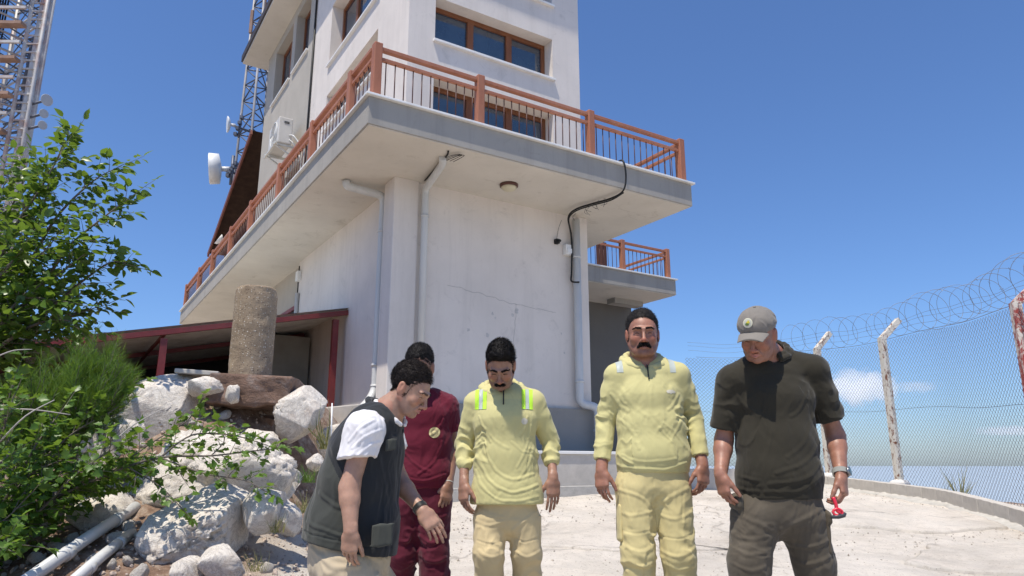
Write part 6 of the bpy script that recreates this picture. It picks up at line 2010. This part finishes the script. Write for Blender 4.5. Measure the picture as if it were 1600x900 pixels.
# ---- man in dark olive polo and cap
def man_olive():
    Y = 3.5
    root, base = person(1220, Y, 'older man in dark olive polo and grey cap, looking down')
    HM = headM(-36, 27, 4)
    hc = P(1184, 524, Y - .09)
    sd = unit(np.array([1.0, -.12, 0])); fr = unit(np.array([-.12, -1.0, 0]))
    OL = fabric('dark_olive_knit', (0.030, 0.026, 0.017), 0.9, .1)
    OLT = fabric('dark_olive_trouser_cloth', (0.085, 0.070, 0.050), 0.85, .12, stain=(0.13, 0.11, 0.085))
    CAPM = fabric('grey_brown_cap_cloth', (0.20, 0.18, 0.155), 0.8, .1)
    J = dict(side=sd, front=fr, neck=P(1203, 557, Y + .03), head=hc, HM=HM, hs=1.0, nk=1.05, full=1.06, trap=.012,
             torso=[(P(1217, 800, Y + .01), .186, .68), (P(1218, 745, Y - .0), .184, .70), (P(1214, 690, Y), .175, .67), (P(1208, 622, Y), .174, .60), (P(1206, 590, Y + .01), .160, .54)],
             arms=[(P(1144, 596, Y + .0), P(1131, 688, Y + .06), P(1126, 742, Y - .04), ((.08, -.15, -1), (.9, .4, 0), (.35, -.93, 0), 1.02, (26, 34, 24), 1, 30)),
                   (P(1270, 580, Y + .0), P(1306, 682, Y + .05), P(1314, 742, Y - .05), ((.0, -.25, -1), (-.75, .6, 0), (-.6, -.8, 0), 1.05, (38, 44, 30), 1, 30))],
             legs=[(P(1180, 810, Y), P(1171, 878, Y - .03), ankle(1165, Y - .02)), (P(1252, 810, Y), P(1272, 878, Y + .02), ankle(1285, Y + .12))],
             armr=(.050, .043, .041, .029))
    finish_body(J, body_field(J), SKIN_B, root, base, stub=.25, brow=(GREYHAIR, .6))
    F = make_shirt(J, .006, (.80, .74), (.076, .071, .07), P(1218, 779, Y), neck_r=.074, vdepth=.05, yoke=.058)
    F.ell(P(1218, 725, Y - .055), (.13, .05, .09), k=.06)
    folds = [([(1150, 640), (1165, 680), (1160, 710)], .004, .010), ([(1285, 640), (1262, 690), (1232, 715)], .004, .012),
             ([(1290, 690), (1262, 722), (1215, 740)], .005, .012), ([(1292, 720), (1262, 748), (1205, 758)], .0055, .012),
             ([(1290, 745), (1250, 768), (1200, 770)], .004, .010), ([(1148, 712), (1165, 742), (1190, 752)], .005, .010),
             ([(1146, 735), (1162, 762), (1190, 770)], .005, .010), ([(1270, 610), (1255, 640), (1240, 650)], .004, .010), ([(1160, 605), (1172, 630), (1180, 640)], .004, .010)]
    o, V, Q = put_cloth('shirt', F, .0043, OL, root, base, J, Y - .15, 21, .0022, .0, [(p, a * .7, w) for p, a, w in folds], extra_ring=[(a[0], a[1], .004, 8) for a in J['arms']])
    F = Field(); collar(F, J['neck'] + np.array([-.004, .006, .036]), fr, sd, r0=.090, lift=.050, drop=.045, rad=.012, gap=.30)
    collar(F, J['neck'] + np.array([-.002, .008, .018]), fr, sd, r0=.106, lift=.044, drop=.045, rad=.013, gap=.34)
    put_cloth('collar', F, .0042, OL, root, base, None, Y, 2, .002)
    F = make_trousers(J, .002, (.110, .090, .086, .084), J['torso'][1][0])
    folds = [([(1148, 800), (1180, 815), (1210, 830)], .006, .012), ([(1290, 795), (1255, 812), (1222, 830)], .006, .012),
             ([(1146, 830), (1172, 842), (1202, 838)], .005, .011), ([(1146, 856), (1172, 868), (1198, 862)], .006, .011),
             ([(1230, 850), (1262, 858), (1298, 848)], .006, .011), ([(1238, 874), (1270, 886), (1304, 872)], .006, .011), ([(1150, 884), (1172, 892), (1196, 886)], .005, .010)]
    put_cloth('trousers', F, .0052, OLT, root, base, J, Y - .12, 23, .0024, .003, [(p, a * .65, w) for p, a, w in folds], True)
    for pt, d_ in ((P(1153, 806, Y), -1), (P(1286, 830, Y + .0), 1)):
        F = Field(); F.seg(pt + UPV * .085, pt - UPV * .085, .072, .072, (0, 1, 0), .22, .22, k=.01)
        F.seg(pt + UPV * .075 + SX * d_ * .008, pt + UPV * .045 + SX * d_ * .010, .078, .078, (0, 1, 0), .24, .24, k=.004)
        put_cloth('cargo_pocket', F, .006, OLT, root, base, None, Y, 5, .003)
    boots([l[2] for l in J['legs']], base[2], root, base, BOOT)
    hf = hair_field(hc, HM, 1.0, .004, .055, -.05, thick=.005); hf.plane(head_fn(hc, HM)(0, 0, .034), HM @ np.array([0, -.18, 1.0]), hc - .2, hc + .2); put('hair', hf, .004, GREYHAIR, root, base, strand=(2500, .008, HM @ np.array([0, .5, -.3])))
    eyes(hc, HM, 1.0, root, base, .0017)
    # cap, its peak and badge: worn, so children of the man
    h = head_fn(hc, HM, 1.0)
    F = Field(); F.ell(h(0, .016, .052), (.089, .108, .084), HM)
    F.plane(h(0, 0, .040), HM @ np.array([0, .18, -1]), hc - .2, hc + .2, .003)
    V, Q = F.mesh(.004); V = cloth(V, Q, (), .0022, 14, (1, 1, 1), 3); cap = mesh_np('cap', V - base, Q, CAPM, root)
    F = Field(); F.seg(h(0, -.062, .046), h(0, -.140, .028), .072, .060, HM @ np.array([1.0, 0, 0]), .10, .095, k=.01)
    F.ell(h(0, .016, .050), (.086, .105, .03), HM, .006, 's')
    V, Q = F.mesh(.0024)
    q = ((V - hc) @ HM); V = V + (HM @ np.array([0, 0, -1.0])) * (q[:, 0] ** 2 * 4.5)[:, None]
    mesh_np('cap_peak', V - base, Q, CAPM, cap)
    F = Field(); F.ell(h(0, .016, .137), (.008, .008, .004), HM); put('cap_button', F, .003, CAPM, cap, base)
    # round badge: cream disc, dark ring, green and yellow emblem
    nb_ = unit(HM @ np.array([-.18, -1.0, .46])); cc = h(-.012, -.0795, .088) + nb_ * .002
    ux = unit(np.cross(nb_, HM @ np.array([0, 0, 1.0]))) * -1; uz = unit(np.cross(ux, nb_)) * -1
    if uz @ HM[:, 2] < 0: uz = -uz
    def disc(name, r, off, mt, sx=1, sz=1, dx=0, dz=0, dome=.10):
        bm = bmesh.new(); n = 24; rings = []
        for j in range(1, 4):
            rr = r * j / 3
            rings.append([bm.verts.new(Vector(cc - base + nb_ * (off - dome * rr * rr * 60 * .0 - ((rr * sx * math.cos(a) + dx) ** 2 + (rr * sz * math.sin(a) + dz) ** 2) * 4.6) + ux * (rr * sx * math.cos(a) + dx) + uz * (rr * sz * math.sin(a) + dz))) for a in [2 * math.pi * k / n for k in range(n)]])
        c0 = bm.verts.new(Vector(cc - base + nb_ * (off - (dx ** 2 + dz ** 2) * 4.6) + ux * dx + uz * dz))
        for k in range(n): bm.faces.new((c0, rings[0][k], rings[0][(k + 1) % n]))
        for j in range(2):
            for k in range(n): bm.faces.new((rings[j][k], rings[j + 1][k], rings[j + 1][(k + 1) % n], rings[j][(k + 1) % n]))
        return from_bm(name, bm, mt, cap)
    cream = fabric('badge_cream', (.62, .60, .45)); grn = fabric('badge_green', (.12, .20, .05)); ylw = fabric('badge_yellow', (.60, .50, .06)); drk = fabric('badge_dark', (.08, .08, .05))
    disc('badge', .0235, .0045, cream); disc('badge', .0185, .0052, fabric('badge_pale', (.50, .50, .42)))
    disc('badge', .010, .0059, grn, 1.0, .55, -.002, -.006); disc('badge', .008, .0064, ylw, 1.2, .5, .003, .002); disc('badge', .0045, .0068, ylw, 1, 1, .004, .008); disc('badge', .006, .0068, drk, 1.6, .3, -.001, -.011)
    # watch
    w = J['arms'][1][2]; d = unit(J['arms'][1][1] - w); wc = w + d * .012
    b = bmesh.new(); tube(b, [wc - base - d * .012, wc - base + d * .012], [.0365, .0375], 20, caps=False); wt = from_bm('watch', b, fabric('grey_watch_strap', (.28, .28, .25)), root, smooth=True)
    nd = unit(np.array([.75, -.66, .05])); nd = unit(nd - (nd @ d) * d)
    b = bmesh.new(); tube(b, [wc - base + nd * .030, wc - base + nd * .044], [.021, .021], 20); from_bm('watch_case', b, surf('steel_case', (.25, .26, .27), .3, metal=.8), wt)
    b = bmesh.new(); tube(b, [wc - base + nd * .0442, wc - base + nd * .0452], [.0165, .016], 20); from_bm('watch_face', b, surf('watch_glass', (.03, .07, .09), .1, spec=.8), wt)
    return J
Jol = man_olive()
man_yellow_big()
man_yellow_young()
# bright red plastic clip and key the man holds
kp_ = P(1308, 797, 3.36)
b = bmesh.new()
tube(b, smooth_curve([(-.012, 0, .055), (-.004, -.002, .025), (.0, 0, .0), (.012, 0, -.012)], 4), .008, 8)
tube(b, smooth_curve([(-.02, 0, -.004), (0, -.004, .006), (.022, 0, -.006), (.014, 0, -.022), (-.012, 0, -.020), (-.02, 0, -.004)], 4), .006, 8)
kc = empty('key_clip', tuple(kp_), 'small bright red clip with a dark fob held in the cap wearer hand', 'key clip')
from_bm('clip', b, surf('red_plastic', (.75, .02, .05), .35, .05, spec=.6), kc, smooth=True)
b = bmesh.new(); tube(b, [(-.03, 0, -.030), (.002, 0, -.028), (.028, 0, -.022), (.036, 0, -.012)], [.007, .010, .010, .006], 10); from_bm('fob', b, surf('dark_fob', (.05, .05, .055), .35), kc, smooth=True)

# ---- man in maroon behind
def man_maroon():
    Y = 4.35
    root, base = person(660, Y, 'man in maroon t-shirt with round badge, partly hidden behind the bending man')
    HM = headM(-6, 24, 0)
    hc = P(655, 575, Y - .08)
    MR = fabric('maroon_jersey', (0.115, 0.008, 0.022), .85, .1)
    MRT = fabric('maroon_trouser_cloth', (0.085, 0.008, 0.020), .85, .12)
    J = dict(side=SX, front=FR, neck=P(655, 616, Y + .03), head=hc, HM=HM, hs=1.02, nk=1.05, trap=.004,
             torso=[(P(661, 775, Y + .02), .165, .72), (P(660, 740, Y), .160, .72), (P(660, 690, Y), .158, .70), (P(659, 650, Y), .165, .66), (P(658, 628, Y + .01), .145, .60)],
             arms=[(P(612, 636, Y + .03), P(600, 700, Y + .05), P(604, 760, Y), ((0, -.1, -1), (.8, .6, 0), (.6, -.8, 0), 1.0)),
                   (P(698, 636, Y + .03), P(706, 698, Y + .06), P(700, 757, Y - .05), ((-.10, -.3, -1), (-.6, .8, 0), (-.8, -.6, 0), 1.0, (16, 20, 14), 1.1, 36))],
             legs=[(P(633, 790, Y), P(628, 868, Y), ankle(622, Y + .12)), (P(678, 790, Y), P(678, 866, Y), ankle(680, Y + .02))],
             armr=(.049, .042, .043, .027))
    finish_body(J, body_field(J), SKIN_A, root, base, stub=.4, fringe=(HAIR, .072))
    F = make_shirt(J, .006, (.62, .62), (.072, .067, .06), P(660, 762, Y), neck_r=.074, yoke=.05)
    folds = [([(626, 700), (650, 725), (672, 735)], .004, .010), ([(690, 690), (678, 722), (655, 740)], .004, .010), ([(630, 745), (660, 752), (694, 742)], .005, .010), ([(692, 655), (682, 672), (672, 680)], .004, .009)]
    o, V, Q = put_cloth('shirt', F, .0043, MR, root, base, J, Y - .12, 31, .003, 0, folds, extra_ring=[(a[0], a[1], .003, 8) for a in J['arms']])
    e = P(679, 676, Y - .1)
    patch_on(V, Q, lambda c: ((c[:, 0] - e[0]) ** 2 + (c[:, 2] - e[2]) ** 2) < .034 ** 2, .0015, 'badge', fabric('badge_straw', (.55, .48, .24)), root, base, (0, -1, 0), disc=(e[0], e[2], .031, .031))
    patch_on(V, Q, lambda c: ((c[:, 0] - e[0]) ** 2 + (c[:, 2] - e[2]) ** 2) < .024 ** 2, .0022, 'badge', fabric('badge_tan', (.36, .30, .16)), root, base, (0, -1, 0), disc=(e[0], e[2], .021, .021))
    patch_on(V, Q, lambda c: ((c[:, 0] - e[0]) ** 2 / .015 ** 2 + (c[:, 2] - e[2]) ** 2 / .012 ** 2) < 1, .0029, 'badge', fabric('badge_straw2', (.55, .48, .24)), root, base, (0, -1, 0), disc=(e[0], e[2], .012, .009))
    F = make_trousers(J, .000, (.100, .082, .080, .076), J['torso'][1][0])
    folds = [([(650, 800), (672, 812), (698, 806)], .005, .012), ([(652, 840), (676, 850), (700, 842)], .005, .012), ([(652, 870), (676, 880), (698, 872)], .005, .012)]
    put_cloth('trousers', F, .0055, MRT, root, base, J, Y - .1, 33, .003, .004, folds, True)
    pt = P(699, 822, Y + .02); F = Field(); F.seg(pt + UPV * .07, pt - UPV * .07, .056, .056, (0, 1, 0), .22, .22, k=.01)
    put_cloth('cargo_pocket', F, .006, MRT, root, base, None, Y, 5, .003)
    boots([l[2] for l in J['legs']], base[2], root, base, BOOT)
    put('hair', hair_field(hc, HM, 1.02, .006, .072, -.05, thick=.007), .004, HAIR, root, base, strand=(8000, .012, HM @ np.array([.1, .2, .3])))
    eyes(hc, HM, 1.02, root, base, .0017)
    w = J['arms'][1][2]; d = unit(J['arms'][1][1] - w)
    b = bmesh.new(); tube(b, [w - base + d * .008, w - base + d * .013], [.031, .031], 18, caps=False); from_bm('bracelet', b, surf('pale_bracelet', (.5, .48, .42), .5), root)
man_maroon()

# ---- bending man in vest
def man_vest():
    Y = 3.35
    root, base = person(560, Y, 'man in dark vest over white polo bending forward, seen from the side')
    HM = headM(72, 30, 0)
    hc = P(642, 609, Y - .02)
    fr = unit(np.array([.95, -.30, 0])); sd = unit(np.array([.30, .95, 0]))
    VEST = fabric('dark_grey_green_vest_cloth', (0.050, 0.053, 0.045), .8, .12, stain=(.075, .078, .068))
    VEST_SHADE = fabric('vest_cloth_shaded', (0.020, 0.022, 0.024), .8, .12)  # same vest cloth, darkened to paint in the shade on the front
    WHT = fabric('white_polo_cotton', (0.72, 0.70, 0.70), .85, .04)
    BEI = fabric('beige_trouser_cloth', (0.46, 0.38, 0.26), .85, .06)
    J = dict(side=sd, front=fr, neck=P(604, 645, Y), head=hc, HM=HM, hs=.93, nk=1.12, trap=-.01,
             torso=[(P(546, 872, Y + .03), .185, .98), (P(551, 815, Y + .02), .190, .95), (P(562, 752, Y), .188, .80), (P(573, 705, Y), .185, .76), (P(586, 668, Y), .150, .72)],
             arms=[(P(570, 672, Y - .17), P(546, 762, Y - .20), P(548, 830, Y - .25), ((-.06, .05, -1), (.25, 1, 0), (1, -.2, 0), .94, (20, 26, 16), 1.0, 26)),
                   (P(600, 672, Y + .19), P(624, 752, Y + .17), P(660, 798, Y + .05), ((.62, -.2, -.78), (-.3, .9, -.3), (.7, .3, .6), 1.0, (14, 18, 12), 1.2, 30))],
             legs=[(P(540, 890, Y - .08), P(590, 985, Y - .10), ankle(566, Y - .05)), (P(560, 890, Y + .12), P(636, 990, Y + .14), ankle(640, Y + .16))],
             armr=(.050, .043, .040, .027))
    finish_body(J, body_field(J), SKIN_C, root, base, stub=.35, brow=(HAIRB, .5), fringe=(HAIRB, .076))
    # white polo: sleeves, shoulders and collar
    F = Field()
    T = J['torso'][2:]
    F.chain([t[0] for t in T], [t[1] - .008 for t in T], sd, [t[2] * .96 for t in T], k=.03)
    for (sh, el, wr, _), cf in zip(J['arms'], (.50, .5)):
        end = sh + (el - sh) * cf; d = unit(el - sh)
        F.seg(J['neck'] + (sh - J['neck']) * .5 - UPV * .01, sh, .05, .078, k=.04)
        F.seg(sh, sh + (el - sh) * (cf + .1), .082, .080, k=.03, cuts=[(end, unit(d + np.array([.25, 0, 0])))])
    put_cloth('polo_shirt', F, .0048, WHT, root, base, None, Y - .25, 41, .0035, 0,
              [([(545, 690), (565, 668), (580, 658)], .004, .008), ([(552, 700), (572, 682), (592, 672)], .004, .007), ([(560, 712), (578, 696), (590, 690)], .004, .008)],
              extra_ring=[(J['arms'][0][0], J['arms'][0][1], .003, 9)])
    F = Field(); collar(F, J['neck'] + np.array([.018, 0, .010]), unit(fr + np.array([0, 0, -.35])), sd, r0=.074, lift=.020, drop=.045, rad=.009, gap=.30)
    put_cloth('polo_collar', F, .0040, WHT, root, base, None, Y, 2, .002)
    # vest
    F = torso_field(J, .014)
    F.chain([P(546, 850, Y + .02), P(550, 820, Y + .02)], [.205, .200], sd, [1.0, .97], k=.03)
    for s_, (sh, el, wr, _) in zip((-1, 1), J['arms']):
        F.seg(J['neck'] + (sh - J['neck']) * .25 - UPV * .012, J['neck'] + (sh - J['neck']) * .75 - UPV * .004, .055, .055, k=.04)
    F.seg(J['neck'] + fr * .02, J['neck'] + unit(fr * .6 + UPV) * .2, .062, .085, k=.006, op='s')
    # arm hole on the near side lets the white sleeve through
    a0 = J['arms'][0][0]
    F.seg(a0 + np.array([.0, -.10, .01]), a0 + np.array([-.0, .035, .0]), .086, .075, k=.006, op='s')
    hp = P(540, 851, Y + .03); hn = unit(np.array([-.20, 0, -1.0]))
    F.plane(hp, hn, hp - .5, hp + np.array([.5, .5, .10]))
    # front opening
    fo = P(606, 760, Y - .10)
    folds = [([(500, 770), (530, 790), (560, 796)], .004, .012), ([(478, 815), (520, 832), (570, 842)], .004, .010), ([(520, 700), (535, 740), (540, 790)], .003, .012), ([(590, 700), (600, 760), (598, 820)], .004, .010), ([(470, 830), (540, 846), (606, 858)], -.004, .005)]
    V, Q = F.mesh(.005)
    V = cloth(V, Q, (), .0035, 8, (1, 1, .6), 44)
    V = fold2(V, Q, folds, Y - .15)
    cen = V[Q].mean(1)
    xs_ = np.interp(cen[:, 2], [P(0, 860, Y)[2], P(0, 760, Y)[2], P(0, 700, Y)[2], P(0, 640, Y)[2]], [P(566, 860, Y)[0], P(556, 760, Y)[0], P(520, 700, Y)[0], P(480, 640, Y)[0]])
    mi = (cen[:, 0] > xs_).astype(np.int32)  # faces towards the front take the shade-darkened cloth, the sunlit back keeps the lighter
    vest = mesh_np('vest', V - base, Q, [VEST, VEST_SHADE], root, matidx=mi)
    F = Field(); pk = P(597, 835, Y - .19)
    F.seg(pk + UPV * .035, pk - UPV * .04, .050, .050, unit(np.array([.9, .2, .1])), .16, .16, k=.01); put_cloth('pocket', F, .005, VEST, vest, base, None, Y, 7, .002)
    F = Field(); pk = P(611, 695, Y - .15)
    F.seg(pk + UPV * .02, pk - UPV * .02, .030, .028, unit(np.array([.8, .4, .1])), .18, .18, k=.01); put_cloth('pocket', F, .005, VEST, vest, base, None, Y, 8, .002)
    F = Field(); collar(F, J['neck'] + np.array([-.006, 0, -.004]), unit(fr + np.array([0, 0, -.5])), sd, r0=.088, lift=.028, drop=.05, rad=.013, gap=.45)
    put_cloth('vest_collar', F, .0042, VEST_SHADE, vest, base, None, Y, 9, .002)
    F = make_trousers(J, -.006, (.118, .090, .082, .078), J['torso'][1][0])
    put_cloth('trousers', F, .0055, BEI, root, base, J, Y - .15, 45, .0035, .005, [([(480, 860), (520, 880), (560, 885)], .005, .012), ([(575, 868), (600, 885), (615, 900)], .005, .010)], True)
    boots([l[2] for l in J['legs']], base[2], root, base, BOOT, (1, -.3, 0))
    hf = hair_field(hc, HM, .93, .006, .076, -.055, thick=.008); put('hair', hf, .0036, HAIRB, root, base, strand=(9000, .016, HM @ np.array([.1, -.45, .2])))
    eyes(hc, HM, .93, root, base, .0017)
    w = J['arms'][1][2]; d = unit(J['arms'][1][1] - w)
    b = bmesh.new(); tube(b, [w - base + d * .005, w - base + d * .028], [.034, .035], 18, caps=False); from_bm('wristband', b, BLK, root)
man_vest()
